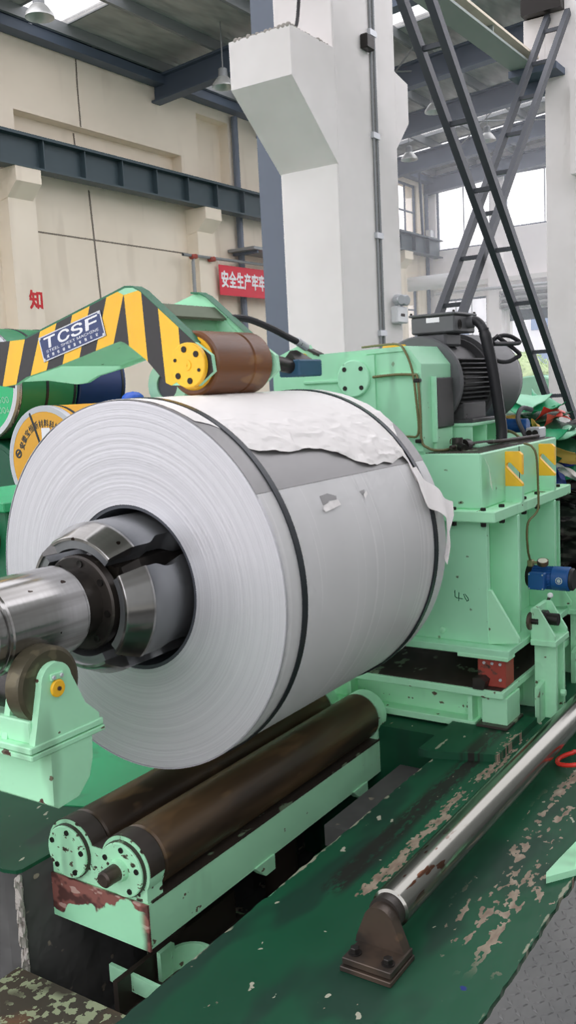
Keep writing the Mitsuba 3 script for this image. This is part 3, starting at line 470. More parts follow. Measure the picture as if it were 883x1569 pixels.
for x in (6.8, 8.3, 9.7): part(t, 'stiffener', box(x - .012, x + .012, GY0 + .01, GY1 - .01, 5.28, 5.36), 'girder_grey')

# ---- the white pillar and the right column
PY0, PY1, PX0, PX1 = 1.90, 2.475, 4.75, 5.85
struct('pillar', box(PX0, PX1, PY0, PY1, 0, 9.0, 0.012), 'white_concrete', 'large white concrete pillar behind the machine')
part('pillar', 'corbel', prism([(PX0 + .01, 3.28), (PX0 + .01, 4.19), (4.10, 4.19), (4.10, 3.83)], 'y', PY0, PY1), 'white_concrete', 'corbel towards the viewer with a chipped top edge')
part('pillar', 'corbel', prism([(PX1 - .01, 3.6), (PX1 - .01, 4.27), (6.10, 4.22), (6.10, 3.87)], 'y', PY0, PY1), 'white_concrete')
cv = []
for i in range(26):
    x = 4.12 + 0.6 * (i % 13) / 13; y = PY0 + .02 if i < 13 else PY0 + 0.02 + (PY1 - PY0 - .04) * (i % 13) / 13
    if i >= 13: x = 4.115
    s = trimesh.creation.icosphere(1, 0.012 + 0.012 * rng.random()); s.apply_translation((x, y, 4.192)); cv.append(s)
part('pillar', 'mortar_crumbs', cat(*cv), 'broken_concrete', smooth=False, stuff=True)
t = thing('conduit', 'pair of thin grey cable conduits running up the white pillar', 'conduit')
part(t, 'pipe', tube([(5.37, PY0 - .014, 0), (5.37, PY0 - .014, 8.6)], 0.012, 8, 1), 'purlin_grey'); part(t, 'pipe', tube([(5.43, PY0 - .014, 0), (5.43, PY0 - .014, 8.6)], 0.012, 8, 1), 'purlin_grey')
for z in (1.9, 2.75, 3.6, 4.45): part(t, 'clip', box(5.34, 5.46, PY0 - .03, PY0, z, z + .05), 'silver_edge')
part(t, 'junction_box', box(5.2, 5.34, PY0 - .07, PY0, 4.30, 4.42, .01), 'dark_bolt', 'black junction box')
solo('loose_cable', tube([(4.28, 2.14, 4.2), (4.35, 2.12, 4.22), (4.5, 2.1, 4.32), (4.6, 2.12, 4.55), (4.62, 2.1, 4.9), (4.63, 2.1, 5.4)], 0.014, 8), 'cable_rubber', 'dark loose cable curling up from the top of the corbel', 'cable')
t = thing('emergency_light', 'white twin head emergency light on the side of the pillar', 'emergency light')
part(t, 'body', box(5.60, 5.82, PY0 - .07, PY0, 2.02, 2.17, .01), 'white_letter')
part(t, 'label_strip', box(5.67, 5.75, PY0 - .0715, PY0 - .07, 2.08, 2.105), 'dark_bolt')
for x in (5.66, 5.77):
    part(t, 'lamp_head', cyl((x, PY0 - .03, 2.23), (x - .03, PY0 - .1, 2.225), 0.05, 18, .008), 'silver_edge'); part(t, 'bracket', box(x - .01, x + .01, PY0 - .04, PY0 - .02, 2.17, 2.2), 'silver_edge')
t = thing('steel_column', 'dark blue grey steel column standing left behind the white pillar', 'column')
part(t, 'flange', box(5.66, 5.69, 3.06, 3.33, 0, 8.6), 'steel_blue'); part(t, 'web', box(5.69, 5.97, 3.18, 3.21, 0, 8.6), 'steel_blue'); part(t, 'flange', box(5.97, 6.0, 3.06, 3.33, 0, 8.6), 'steel_blue')
struct('column_right', box(9.95, 10.9, 0.6, 1.857, 0, 8.6, .012), 'white_concrete', 'white concrete column at the right edge of the picture')
part('column_right', 'corbel', box(9.80, 9.95, 0.7, 1.497, 3.94, 5.05), 'white_concrete'); part('column_right', 'corbel', box(9.95, 10.4, 1.85, 2.12, 5.26, 5.92), 'white_concrete')
part('column_right', 'girder_bracket', cat(box(9.6, 9.95, 1.60, 2.2, 5.17, 5.25), box(9.95, 10.05, 1.85, 2.2, 5.0, 5.25)), 'rafter_blue', 'dark steel bracket'); part('column_right', 'girder_bracket', box(9.8, 10.3, 1.60, 2.1, 5.93, 6.12), 'dark_bolt', 'dark steel end block')

# ---- wall fittings
bz = 0.04
t = thing('slogan_banner', 'red banner with large white Chinese characters hung across the side wall', 'banner')
BX, BYY = 13.18, 9.62
def banner_z(x): return 4.12
bn = prism([(BX, 3.45), (BX, 4.05), (19.5, 4.09), (19.5, 3.46)], 'y', BYY, BYY + .01)
part(t, 'cloth', bn, 'banner_red')
for i, ch in enumerate('安全生产牢牢记'):
    g = affinity.scale(glyph(ch, 0.32), 0.80, 1.08, origin=(0, 0))
    part(t, 'lettering', place(shape_mesh(g, 0.004), (BX + .05 + 0.264 * i, BYY - .001, 3.64), (1, 0, 0), (0, 0, 1)), 'white_letter', 'white character', smooth=False)
for x in (BX + .02, 19.4): part(t, 'cord', tube([(x, BYY, 4.08), (x, 9.72, 4.25)], .006, 6, 1), 'white_letter')
for j, (ch, x0, z0, lab) in enumerate([('知', 8.20, 2.99, 'red Chinese character on the pilaster at the left'), ('道', 12.92, 2.97, 'red Chinese character on the pilaster beside the banner, mostly hidden by the press arm')]):
    g = affinity.scale(glyph(ch, 0.31), 0.95, 1.0, origin=(0, 0))
    solo('painted_character', place(shape_mesh(g, 0.004), (x0 + .06, 9.718, z0), (1, 0, 0), (0, 0, 1)), 'red_paint', lab, 'lettering', smooth=False)
t = thing('sprinkler_pipe', 'thin grey pipe with red fittings along the side wall above the banner', 'pipe')
part(t, 'riser', tube([(12.4, 9.65, 2.4), (12.4, 9.65, 4.05)], .035, 8, 1), 'purlin_grey'); part(t, 'run', tube([(12.4, 9.65, 4.05), (12.45, 9.65, 4.14), (12.6, 9.65, 4.16), (19.5, 9.65, 4.22)], .03, 8, 2), 'purlin_grey')
for x in (12.42, 13.0): part(t, 'fitting', cyl((x - .08, 9.65, 4.13), (x + .08, 9.65, 4.15), .05, 10), 'red_block', 'red fitting')
t = thing('wall_shelf', 'narrow grey steel shelf on brackets above the banner', 'shelf')
part(t, 'board', box(14.0, 16.6, 9.3, 9.98, 4.40, 4.46), 'purlin_grey')
for x in (14.2, 15.4, 16.4): part(t, 'bracket', box(x - .03, x + .03, 9.35, 9.98, 4.34, 4.40), 'rafter_blue')
solo('downpipe', tube([(14.36, 9.9, 0), (14.36, 9.9, 7.2)], .07, 10, 1), 'steel_blue', 'dark downpipe on the side wall behind the banner', 'pipe')
t = thing('wall_pipe', 'white pipe on a bracket across the end wall above the roller door', 'pipe')
part(t, 'pipe', tube([(23.6, 4.2, 4.02), (23.6, 9.6, 4.06)], .045, 8, 1), 'silver_edge'); part(t, 'bracket', cat(bar((23.98, 5.9, 4.22), (23.6, 5.9, 4.2), .05, .05), bar((23.98, 5.9, 3.7), (23.62, 5.9, 4.18), .05, .05)), 'purlin_grey')
solo('rubbish_chute', lathe([(0, 0), (0, .2), (1.4, .2), (1.4, 0)], 20, (22.6, 9.99, 4.3), (0, -1, 0.0)), 'white_letter', 'white duct end on the wall under the far end of the crane beam', 'duct')
solo('wall_box', box(23.75, 24.0, 9.78, 9.95, 5.5, 5.95, .02), 'silver_edge', 'small pale switch box on the wall in the far corner beside the window', 'switch box')
solo('corner_pipe', tube([(23.85, 9.95, 0), (23.85, 9.95, 7.3)], .06, 8, 1), 'steel_blue', 'blue grey pipe running up the far corner', 'pipe')
solo('wall_prop', bar((21.85, 9.2, 7.2), (22.6, 9.5, 5.6), .06, .06), 'rafter_blue', 'thin slanted steel prop in front of the far side wall window', 'prop')

# ---- outside the roller door
struct('ground', box(24.3, 120, -40, 60, -0.3, -0.02), 'pavement', 'pale yard outside the hall')
for i, (x, y, r, lab) in enumerate([(33, 10.4, 1.4, 'green bush outside the roller door, left of two'), (34, 7.2, 1.2, 'green bush outside the roller door, right of two')]):
    t = thing('bush', lab, 'bush', 'bushes in the yard')
    m = trimesh.creation.icosphere(4, r); v = np.array(m.vertices); v *= (1 + 0.35 * (meshkit.fbm(v * 2.2, 4, 3 + i) - 0.5))[:, None]; v[:, 2] *= 0.9; m.vertices = v + np.array([x, y, 1.1])
    r2 = np.random.default_rng(i); pts = v[r2.integers(0, len(v), 1500)] * (1 + 0.06 * r2.normal(size=(1500, 1))) + np.array([x, y, 1.1])
    d = r2.normal(size=(1500, 2, 3)) * 0.09; lv = np.stack([pts, pts + d[:, 0], pts + d[:, 1]], 1).reshape(-1, 3)
    part(t, 'foliage', cat(m, trimesh.Trimesh(lv, np.arange(4500).reshape(-1, 3), process=False)), 'leaf', smooth=False, stuff=True)
    part(t, 'stem', cyl((x, y, -.02), (x, y, 1.2), .08, 8), 'rust_base')
t = thing('yard_building', 'pale factory building seen through the roller door', 'building')
part(t, 'wall', box(70, 82, 2, 40, -.02, 9), 'facade')
for y in np.arange(4, 38, 3.4):
    for z in (1.5, 5.2): part(t, 'window', box(69.9, 70.05, y, y + 1.6, z, z + 2.0), 'pane_blue')
part(t, 'roof', box(69.6, 82, 1.6, 40.4, 9, 9.4), 'purlin_grey')

# ---- crossing ladders
def ladder(lab, top, bot, y0, w, n, wide):
    t = thing('steel_ladder', lab, 'ladder')
    for y in (y0, y0 + w): part(t, 'rail', bar((top[0], y, top[1]), (bot[0], y, bot[1]), wide, 0.085), 'ladder_steel')
    for i in range(n):
        f = (i + 0.5) / n; x, z = top[0] + (bot[0] - top[0]) * f, top[1] + (bot[1] - top[1]) * f
        part(t, 'rung', box(x - .02, x + .02, y0 - .02, y0 + w + .02, z - .02, z + .02), 'ladder_steel')
    return t
ladder('dark steel ladder leaning down to the right, its top out of the picture', (4.6, 4.98), (9.88, 0.0), 1.20, 0.23, 10, 0.065)
ladder('dark steel ladder leaning on the right column behind the big motor', (9.93, 5.89), (4.48, 0.0), 1.55, 0.25, 12, 0.062)

scene['haze'] = {'type': 'cube', 'to_world': T().translate([18.35, 3.9, 3.65]).scale([5.35, 5.6, 3.6]), 'bsdf': {'type': 'null'},
                 'interior': {'type': 'homogeneous', 'albedo': {'type': 'rgb', 'value': [0.95, 0.96, 0.98]}, 'sigma_t': {'type': 'rgb', 'value': [0.024, 0.024, 0.026]}}}
labels['haze'] = {'label': 'thin bluish haze in the far bay of the hall', 'category': 'haze', 'kind': 'stuff'}

# ================================================================== the steel coil
R0, CL = 0.6, 1.12
def on_coil(m, wrinkle=None, seed=0):
    """Bends a sheet given as (x along the coil, angle from the top in metres of arc at R0, height over R0) onto the coil."""
    v = np.array(m.vertices); h = v[:, 2].copy()
    if wrinkle is not None: h = h + wrinkle(v)
    th = v[:, 1] / R0; r = R0 + h
    m = trimesh.Trimesh(np.stack([v[:, 0], -r * np.sin(th), H + r * np.cos(th)], 1), m.faces, process=False)
    return m
def sheet(poly, h0, th, edge_len=0.02, wrinkle=None):
    """poly: (x, degrees from the top)."""
    p = Polygon([(x, math.radians(a) * R0) for x, a in poly]).buffer(0)
    m = extrude_polygon(p, th, engine='earcut')
    v, f = trimesh.remesh.subdivide_to_size(m.vertices, m.faces, edge_len, max_iter=14)
    m = trimesh.Trimesh(v, f); m.merge_vertices()
    v = np.array(m.vertices); v[:, 2] += h0; m.vertices = v
    return on_coil(m, wrinkle)
t = thing('steel_coil', 'huge silver steel coil in white paper with black straps, held on the mandrel', 'steel coil')
prof = [(0.006, 0.27)]
rr = np.linspace(0.27, 0.597, 70); r2 = np.random.default_rng(8)
for r in rr: prof.append((float(0.0008 * r2.random()), float(r)))
prof += [(0.004, 0.599), (CL - .004, 0.599), (CL, 0.596), (CL, 0.27), (0.006, 0.27)]
part(t, 'body', lathe(prof, 180, (0, 0, H)), 'coil_edge', smooth=25)
part(t, 'core_sleeve', ringx(0.004, CL - .01, 0.258, 0.27, 0, H, 90), 'core_dark', 'dark sleeve lining the bore')
part(t, 'outer_sheet', sheet([(0.004, -40), (0.004, 58.6), (CL - .003, 58.6), (CL - .003, -40)], 0.0005, 0.0016, 0.05), 'bare_sheet', 'bare steel tail end of the strip', smooth=30)
part(t, 'grey_wrap', sheet([(0.006, 57.5), (0.006, 330), (CL - .004, 330), (CL - .004, 57.5)], 0.0, 0.0006, 0.05), 'grey_wrap', 'pale grey protective wrap', smooth=30)
part(t, 'lip', sheet([(-0.0015, 60), (-0.0015, 330), (0.008, 330), (0.008, 60)], 0.0006, 0.0012, 0.03), 'coil_edge', smooth=30)
def crumple(amp, edge=0.0):
    def fn(v):
        q = np.stack([v[:, 0] * 7, v[:, 1] * 9, 0 * v[:, 0]], 1)
        w = meshkit.fbm(q, 3, 11)
        ridge = 1 - np.abs(2 * meshkit.fbm(q * 1.7 + 5, 3, 4) - 1)
        k = np.clip((v[:, 1] - 0.24) / 0.25, 0, 1)
        press = np.minimum(np.clip((np.abs(v[:, 0] - 1.019) - .018) / .05, 0, 1), np.clip((np.abs(v[:, 0] - .096) - .016) / .05, 0, 1))
        return amp * (0.2 + k) * (0.6 * w + 0.9 * np.clip(ridge - .6, 0, 1)) * (0.12 + 0.88 * press)
    return fn
paper = [(0.015, -70), (0.015, 29), (0.06, 31.5), (0.085, 34), (0.1, 39), (0.104, 43), (0.14, 45.6), (0.2, 46.3), (0.29, 47.4), (0.38, 47.2), (0.47, 48.1), (0.53, 50), (0.584, 52.2), (0.64, 55), (0.695, 56.8), (0.75, 57.2), (0.80, 56.6), (0.86, 57.8), (0.908, 56.6), (0.955, 56), (0.975, 58.5), (0.967, 65.7), (0.985, 67.5), (1.03, 65.5), (0.998, 60.3), (1.0, 55.1), (1.02, 49.6), (1.06, 45), (1.1, 40.7), (1.095, 37), (1.105, 34.8), (1.11, 25.1), (1.11, -70)]
part(t, 'white_paper', sheet(paper, 0.002, 0.0008, 0.014, crumple(0.016)), 'white_paper', 'torn white wrapping paper over the top', smooth=True)
def flap_w(v):
    k = np.clip((v[:, 1] - math.radians(62) * R0) / 0.3, 0, 1)
    return 0.006 + 0.04 * k + 0.02 * k * np.sin(v[:, 0] * 42 + v[:, 1] * 18)
flap = [(0.967, 61), (0.955, 65.7), (0.932, 70), (0.926, 74), (0.95, 75.5), (1.0, 78), (1.035, 81.3), (1.01, 85), (0.992, 88), (0.998, 92.6), (1.03, 94), (1.045, 96.9), (1.07, 91), (1.085, 86), (1.13, 81), (1.155, 76.3), (1.10, 73.5), (1.065, 70), (1.015, 66.2), (1.01, 61)]
part(t, 'paper_flap', sheet(flap, 0.006, 0.0008, 0.010, flap_w), 'white_paper', 'loose torn strip of paper hanging over the strap', smooth=True)
for x in (0.083, 1.006):
    part(t, 'strap', ringx(x, x + 0.026, 0.6025, 0.608 if x > .5 else 0.606, 0, H, 160), 'strap_black', 'black steel strap')
for pg, cg in [([(0.312, 63.2), (0.36, 62.9), (0.404, 64.3), (0.398, 65.4), (0.35, 65.2), (0.325, 66.8), (0.308, 66)], [(0.31, 66.3), (0.35, 65.6), (0.40, 65.6), (0.403, 67.4), (0.35, 68.0), (0.30, 68.4), (0.293, 67.4)]),
               ([(0.555, 64.6), (0.59, 64.4), (0.585, 65.3), (0.565, 66.2)], [(0.566, 66.0), (0.592, 65.0), (0.592, 66.2), (0.565, 67.4)])]:
    part(t, 'tear', sheet(pg, 0.0008, 0.0005, 0.02), 'bare_sheet', 'torn hole in the wrap')
    part(t, 'torn_scrap', sheet(cg, 0.002, 0.0006, 0.008, lambda v: 0.006 * meshkit.noise(v * 60, 3)), 'white_paper', 'curled white scrap at the tear', smooth=True)

# ================================================================== mandrel
t = thing('mandrel', 'bare steel expanding mandrel with a shaft through the bore of the coil', 'mandrel')
def segment(c, X0=-0.225, X1=1.30):
    xs = np.concatenate([[X0, X0 + .035, X0 + .075], np.linspace(-.13, .12, 26), [0.3, X1]])
    V = []; na = 26
    for x in xs:
        ro = 0.203 if x <= X0 + 1e-6 else (0.218 if x <= X0 + .036 else 0.236)
        g = 8.5 + 4.0 * smooth01((x + .11) / .05) - 5.5 * smooth01((x + .035) / .05)
        lo, hi = math.radians(c - 45 + g), math.radians(c + 45 - (8.5 + 5.5 * smooth01((x + .085) / .06) - 8.0 * smooth01((x - .02) / .06)))
        for r in (ro, 0.166):
            for a in np.linspace(lo, hi, na): V.append((x, -r * math.sin(a), H + r * math.cos(a)))
    return skin(V, len(xs), na)
def skin(V, m, na):
    F = []; w = 2 * na
    def q(a, b, c_, d): F.extend([[a, b, c_], [a, c_, d]])
    for i in range(m - 1):
        for j in range(na - 1):
            o = i * w + j; q(o, o + w, o + w + 1, o + 1)
            o = i * w + na + j; q(o, o + 1, o + w + 1, o + w)
        o = i * w; q(o, o + na, o + w + na, o + w)
        o = i * w + na - 1; q(o, o + w, o + w + na, o + na)
    for j in range(na - 1):
        q(j, j + 1, na + j + 1, na + j); o = (m - 1) * w + j; q(o, o + na, o + na + 1, o + 1)
    s = trimesh.Trimesh(V, F); 
    if s.volume < 0: s.invert()
    return s
def bevel(c, X0=-0.232):
    V = []
    for x, ro in ((X0, .2), (X0 + .006, .206), (X0 + .07, .2365), (X0 + .085, .2375)):
        lo, hi = math.radians(c - 45 + 8.2), math.radians(c + 45 - 8.2)
        for r in (ro, 0.192):
            for a in np.linspace(lo, hi, 26): V.append((x, -r * math.sin(a), H + r * math.cos(a)))
    return skin(V, 4, 26)
def smooth01(x): x = min(1, max(0, x)); return x * x * (3 - 2 * x)
for k in range(4):
    sg = part(t, 'segment', segment(8 + 90 * k), 'segment_steel', smooth=28)
    part(sg, 'bevel', bevel(8 + 90 * k), 'shaft_steel', 'bright bevelled front edge', smooth=28)
part(t, 'wedge_body', cat(lathe([(-.14, 0), (-.14, .14), (-.08, .165), (1.44, .165), (1.44, 0)], 8, (0, 0, H)), lathe([(-.20, 0), (-.20, .11), (-.16, .11), (-.16, 0)], 32, (0, 0, H))), 'greasy_steel', 'greasy dark wedge body between the segments', smooth=20)
fl_ = part(t, 'hub_flange', lathe([(-.232, 0), (-.232, .14), (-.226, .146), (-.20, .146), (-.19, .12), (-.19, 0)], 48, (0, 0, H)), 'greasy_steel')
for k in range(8):
    a = math.radians(10 + 45 * k); y, z = -.124 * math.sin(a), H + .124 * math.cos(a)
    part(fl_, 'bolt', lathe([(0, .0), (0, .005), (-.001, .011), (.008, .011), (.008, 0)], 12, (-.236, y, z), (1, 0, 0)), 'dark_bolt')
part(t, 'neck', cyl((-.36, 0, H), (-.2, 0, H), .105, 40), 'greasy_steel')
part(t, 'shaft', lathe([(-.585, 0), (-.585, .128), (-.58, .131), (-.318, .131), (-.312, .126), (-.305, .126), (-.305, .11), (-.305, 0)], 72, (0, 0, H)), 'shaft_steel', 'bright turned shaft end', smooth=25)
cp = part(t, 'end_cap', lathe([(-.632, 0), (-.632, .118), (-.626, .126), (-.605, .126), (-.603, .122), (-.596, .122), (-.594, .128), (-.585, .128), (-.585, 0)], 60, (0, 0, H)), 'shaft_steel', 'ring shaped end cap', smooth=25)
for k in range(8):
    a = math.radians(22 + 45 * k); part(cp, 'bolt', cyl((-.636, -.1 * math.sin(a), H + .1 * math.cos(a)), (-.628, -.1 * math.sin(a), H + .1 * math.cos(a)), .011, 10), 'dark_bolt')

# ================================================================== outboard support
t = thing('outboard_support', 'pale green steel support bracket with a wheel under the mandrel shaft', 'support bracket')
BY = -0.20
sec = [(-.555, .53), (-.560, .385), (-.545, .372), (-.47, .378), (-.425, .418), (-.408, .47), (-.405, .53)]
part(t, 'body', prism(sec, 'y', BY, 0.46), 'green_worn')
part(t, 'seat_plate', box(-.622, -.355, BY - .004, .46, .530, .546, .003), 'green_worn'); part(t, 'seat_plate', box(-.625, -.36, BY - .004, .46, .549, .568, .003), 'green_worn')
arch = Polygon([(-.607, .566), (-.585, .65), (-.568, .716)] + [(-.515 + .053 * math.cos(a), .716 + .053 * math.sin(a)) for a in np.linspace(math.pi * .97, .12, 16)] + [(-.42, .63), (-.372, .585), (-.372, .566)])
ap = part(t, 'arched_cheek', prism(arch, 'y', BY, BY + .022), 'green_worn', 'arched cheek plate')
part(ap, 'pin_head', cyl((-.518, BY - .010, .700), (-.518, BY, .700), .024, 28, .003), 'yellow', 'yellow pin head'); part(ap, 'pin_centre', cyl((-.518, BY - .014, .700), (-.518, BY - .006, .700), .006, 8), 'rust_base')
part(ap, 'keeper_plate', box(-.540, -.496, BY - .008, BY, .724, .742, .002), 'green_worn')
for x in (-.532, -.505): part(ap, 'bolt', hexbolt((x, BY - .007, .733), (0, -1, 0), .006, .006), 'silver_edge')
part(t, 'arched_cheek', prism(arch, 'y', -.09, -.068), 'green_worn')
part(t, 'wheel', lathe([(-.188, 0), (-.188, .035), (-.178, .04), (-.178, .094), (-.172, .105), (-.122, .105), (-.116, .094), (-.116, 0)], 64, (-.518, 0, .705), (0, 1, 0)), 'wheel_steel', 'worn steel wheel', smooth=25)
part(t, 'rib', box(-.602, -.580, BY + .02, .46, .566, .628, .004), 'green_worn')
part(t, 'cross_shaft', cyl((-.46, -.06, .64), (-.46, .46, .64), .05, 28), 'greasy_steel')
part(t, 'post', box(-.62, -.36, .46, .72, 0.0, .75, .006), 'green_worn')

# ================================================================== coil cradle in the pit
t = thing('coil_cradle', 'pale green coil cradle with two long brown rollers in the pit', 'coil cradle')
CX0, CX1 = -.24, 1.32
zc, yc = .032, .12
bm = part(t, 'beam', prism([(-.203, -.21), (-.203, -.066), (.212, -.066), (.212, -.21)], 'x', CX0 + .003, CX1 - .02), 'green_worn', 'long beam with chipped edges')
part(t, 'front_plate', prism([(-.206, -.214), (-.206, -.064), (.214, -.064), (.214, -.21)], 'x', CX0 - .004, CX0 + .003), 'green_primer', 'front plate flaked down to red primer')
part(t, 'top_plate', box(CX0 + .02, CX1 - .03, -.205, .213, -.068, -.060), 'oily_steel', 'oily bare top')
yy = np.linspace(0, 2 * math.pi, 40)
blk = union_all([Point(yc, zc).buffer(.1, 24), Point(-yc + .005, zc).buffer(.1, 24), sbox(-.2, -.064, .212, zc - .02), sbox(-.05, -.064, .05, zc + .035)])
part(t, 'end_block', prism(blk, 'x', CX0 + .006, -.165), 'green_scuffed', 'chipped bearing block')
part(t, 'end_block', prism(blk, 'x', CX1 - .085, CX1 - .02), 'green_worn')
cap_ = blk.buffer(.0025).difference(blk.buffer(-.001)).intersection(sbox(-.3, zc - .01, .3, .3))
part(t, 'oily_cap', prism(cap_, 'x', CX0 + .010, -.166), 'oily_steel', 'oily black top of the bearing block')
for s, y in ((1, yc), (-1, -yc + .005)):
    part(t, 'cover_rim', ringx(CX0 - .006, CX0 + .007, .080, .0885, y, zc, 56), 'oily_steel', 'dark rim behind the cover')
    cv_ = part(t, 'bearing_cover', cyl((CX0 - .014, y, zc), (CX0 + .008, y, zc), .086, 48, .003), 'green_scuffed', 'scuffed round bearing cover')
    for k in range(5):
        a = 2 * math.pi * (k + .35) / 5; part(cv_, 'bolt', cyl((CX0 - .018, y + .068 * math.cos(a), zc + .068 * math.sin(a)), (CX0 - .010, y + .068 * math.cos(a), zc + .068 * math.sin(a)), .009, 8), 'dark_bolt')
    part(t, 'roller', lathe([(-.163, 0), (-.163, .07), (-.158, .07), (-.158, .096), (-.15, .101), (1.225, .101), (1.233, .096), (1.233, 0)], 72, (0, y, zc)), 'brown_roller', 'long brown roller', smooth=25)
sp = part(t, 'grease_boss', lathe([(-.272, 0), (-.272, .032), (-.254, .036), (-.25, .036), (-.25, 0)], 30, (0, -.112, zc + .002)), 'green_worn')
part(sp, 'stub', lathe([(-.328, 0), (-.328, .020), (-.322, .0255), (-.26, .027), (-.26, 0)], 24, (0, -.112, zc + .002)), 'rust_base', 'rusty stub shaft')
for x0, x1, d in ((.30, .42, .05), (1.0, 1.12, .045)):
    part(t, 'foot', prism([(x0, -.205), (x1, -.205), (x1, -.21 - d), (x0 + .06, -.21 - d)], 'y', -.21, -.17), 'green_worn')
for x in (.05, .75): part(t, 'lift_column', cyl((x, 0, -.68), (x, 0, -.21), .07, 28), 'oily_steel', 'dark lift column')
# pit steelwork
t = thing('pit_bracket', 'pale green flat bar across the pit below the front of the cradle', 'steel bar')
part(t, 'bar', bar((-.19, .03, -.385), (-.215, -.50, -.385), .012, .06, (1, 0, 0)), 'green_worn'); part(t, 'plate', bar((-.26, -.06, -.41), (.35, -.06, -.41), .02, .12, (0, 1, 0)), 'oily_steel'); part(t, 'plate', box(-.42, .4, -.4, -.03, -.68, -.465), 'oily_steel')
for x, y, lab in ((-.03, -.17, 'pale green half round guide in the pit nearest the front'), (.42, -.30, 'pale green half round guide in the pit under the middle of the cradle')):
    t = thing('pit_guide', lab, 'guide', 'half round guides in the pit')
    half = Point(0, 0).buffer(.085, 20).difference(Point(0, 0).buffer(.072, 20)).intersection(sbox(-.01, -1, 1, 1))
    part(t, 'shell', prism(affinity.translate(half, x, y), 'z', -.44, -.36), 'green_worn')
    part(t, 'wing', box(x - .06, x + .01, y + .072, y + .088, -.46, -.34), 'green_worn'); part(t, 'wing', box(x - .06, x + .01, y - .088, y - .072, -.46, -.34), 'green_worn')
    part(t, 'base', box(x - .12, x + .14, y - .12, y + .14, -.68, -.44), 'oily_steel')

# ================================================================== steel bar on the floor
t = thing('guide_bar', 'shiny round steel bar lying over the green floor on a brown foot bracket', 'steel bar')
BYc, BZ, BR = -.985, .105, .052
part(t, 'bar', lathe([(-.155, 0), (-.155, .045), (-.15, BR), (1.72, BR), (1.725, .045), (1.725, 0)], 64, (0, BYc, BZ)), 'chrome_bar', 'polished bar with rust spots', smooth=25)
part(t, 'collar', lathe([(-.185, 0), (-.185, .045), (-.155, .045), (-.155, 0)], 40, (0, BYc, BZ)), 'greasy_steel')
for sx, s in ((-.185, -1), (1.745, 1)):
    xa, xb = (sx - .034, sx) if s < 0 else (sx - .02, sx + .014)
    pl = Polygon([(BYc - .072, .030), (BYc - .066, .048)] + [(BYc + .043 * math.cos(a), BZ - .008 + .043 * math.sin(a)) for a in np.linspace(-2.75, -.39 - 2 * math.pi, 24)] + [(BYc + .066, .048), (BYc + .07, .030)]).buffer(0).convex_hull
    part(t, 'upright', prism(pl, 'x', xa, xb), 'rust_base', 'rounded upright')
    b0, b1 = (sx - .125, sx + .01) if s < 0 else (sx - .02, sx + .115)
    part(t, 'base_plate', box(b0, b1, BYc - .078, BYc + .066, 0.0, .014, .002), 'rust_base'); part(t, 'base_plate', box(b0 + .008, b1 - .004, BYc - .075, BYc + .063, .016, .034, .002), 'rust_base')
    for y in (-.052, .042):
        bx = sx - .085 if s < 0 else sx + .08
        part(t, 'bolt', cat(cyl((bx, BYc + y, .034), (bx, BYc + y, .037), .017, 20), hexbolt((bx, BYc + y, .037), (0, 0, 1), .0125, .014)), 'dark_bolt')
a = np.linspace(0, 2 * math.pi, 25)
solo('hose_loop', tube(np.stack([1.20 + .075 * np.cos(a), -1.075 - .075 * np.sin(a), .012 + .02 * (1 + np.sin(a))], 1)[:-1].tolist() + [(1.32, -1.2, .012), (1.5, -1.5, .012)], .0085, 8, 3), 'red_hose', 'loop of thin red hose on the green floor at the right edge', 'hose')
t = thing('floor_bracket', 'pale green steel foot with a pointed tip on the floor at the right edge', 'bracket')
part(t, 'plate', prism([(.335, -1.236), (.36, -1.228), (.46, -1.236), (.60, -1.25), (.60, -1.40), (.42, -1.298)], 'z', .0, .02), 'green_worn'); part(t, 'gusset', prism([(.42, .02), (.60, .02), (.60, .10)], 'y', -1.305, -1.29), 'green_worn')

# ================================================================== uncoiler: frame, tower, box
MX = 1.45
t = thing('base_frame', 'low pale green steel base frame with an oily top under the uncoiler tower', 'machine frame')
part(t, 'top_plate', box(1.35, 2.75, -.728, .75, .157, .188, .004), 'green_worn'); part(t, 'oily_top', box(1.365, 2.74, -.715, .74, .187, .1905), 'oily_steel', 'oily top')
part(t, 'front_web', box(1.43, 1.445, -.62, .74, .03, .157), 'green_worn'); part(t, 'bottom_flange', box(1.36, 1.5, -.60, .74, .012, .042, .003), 'green_worn')
part(t, 'side_web', box(1.5, 2.7, -.67, -.655, .03, .157), 'green_worn')
for y0, y1 in ((-.585, -.565), (.0, .02), (.4, .42)): part(t, 'stiffener', box(1.37, 1.43, y0, y1, .042, .157), 'green_worn')
lg = part(t, 'leg', box(1.375, 1.53, -.735, -.625, .040, .157, .003), 'green_worn'); part(lg, 'foot_plate', box(1.345, 1.54, -.745, -.61, .03, .042, .002), 'oily_steel')
for x in (1.75, 2.3): part(t, 'leg', box(x, x + .1, -.72, -.64, 0, .157, .003), 'green_worn')

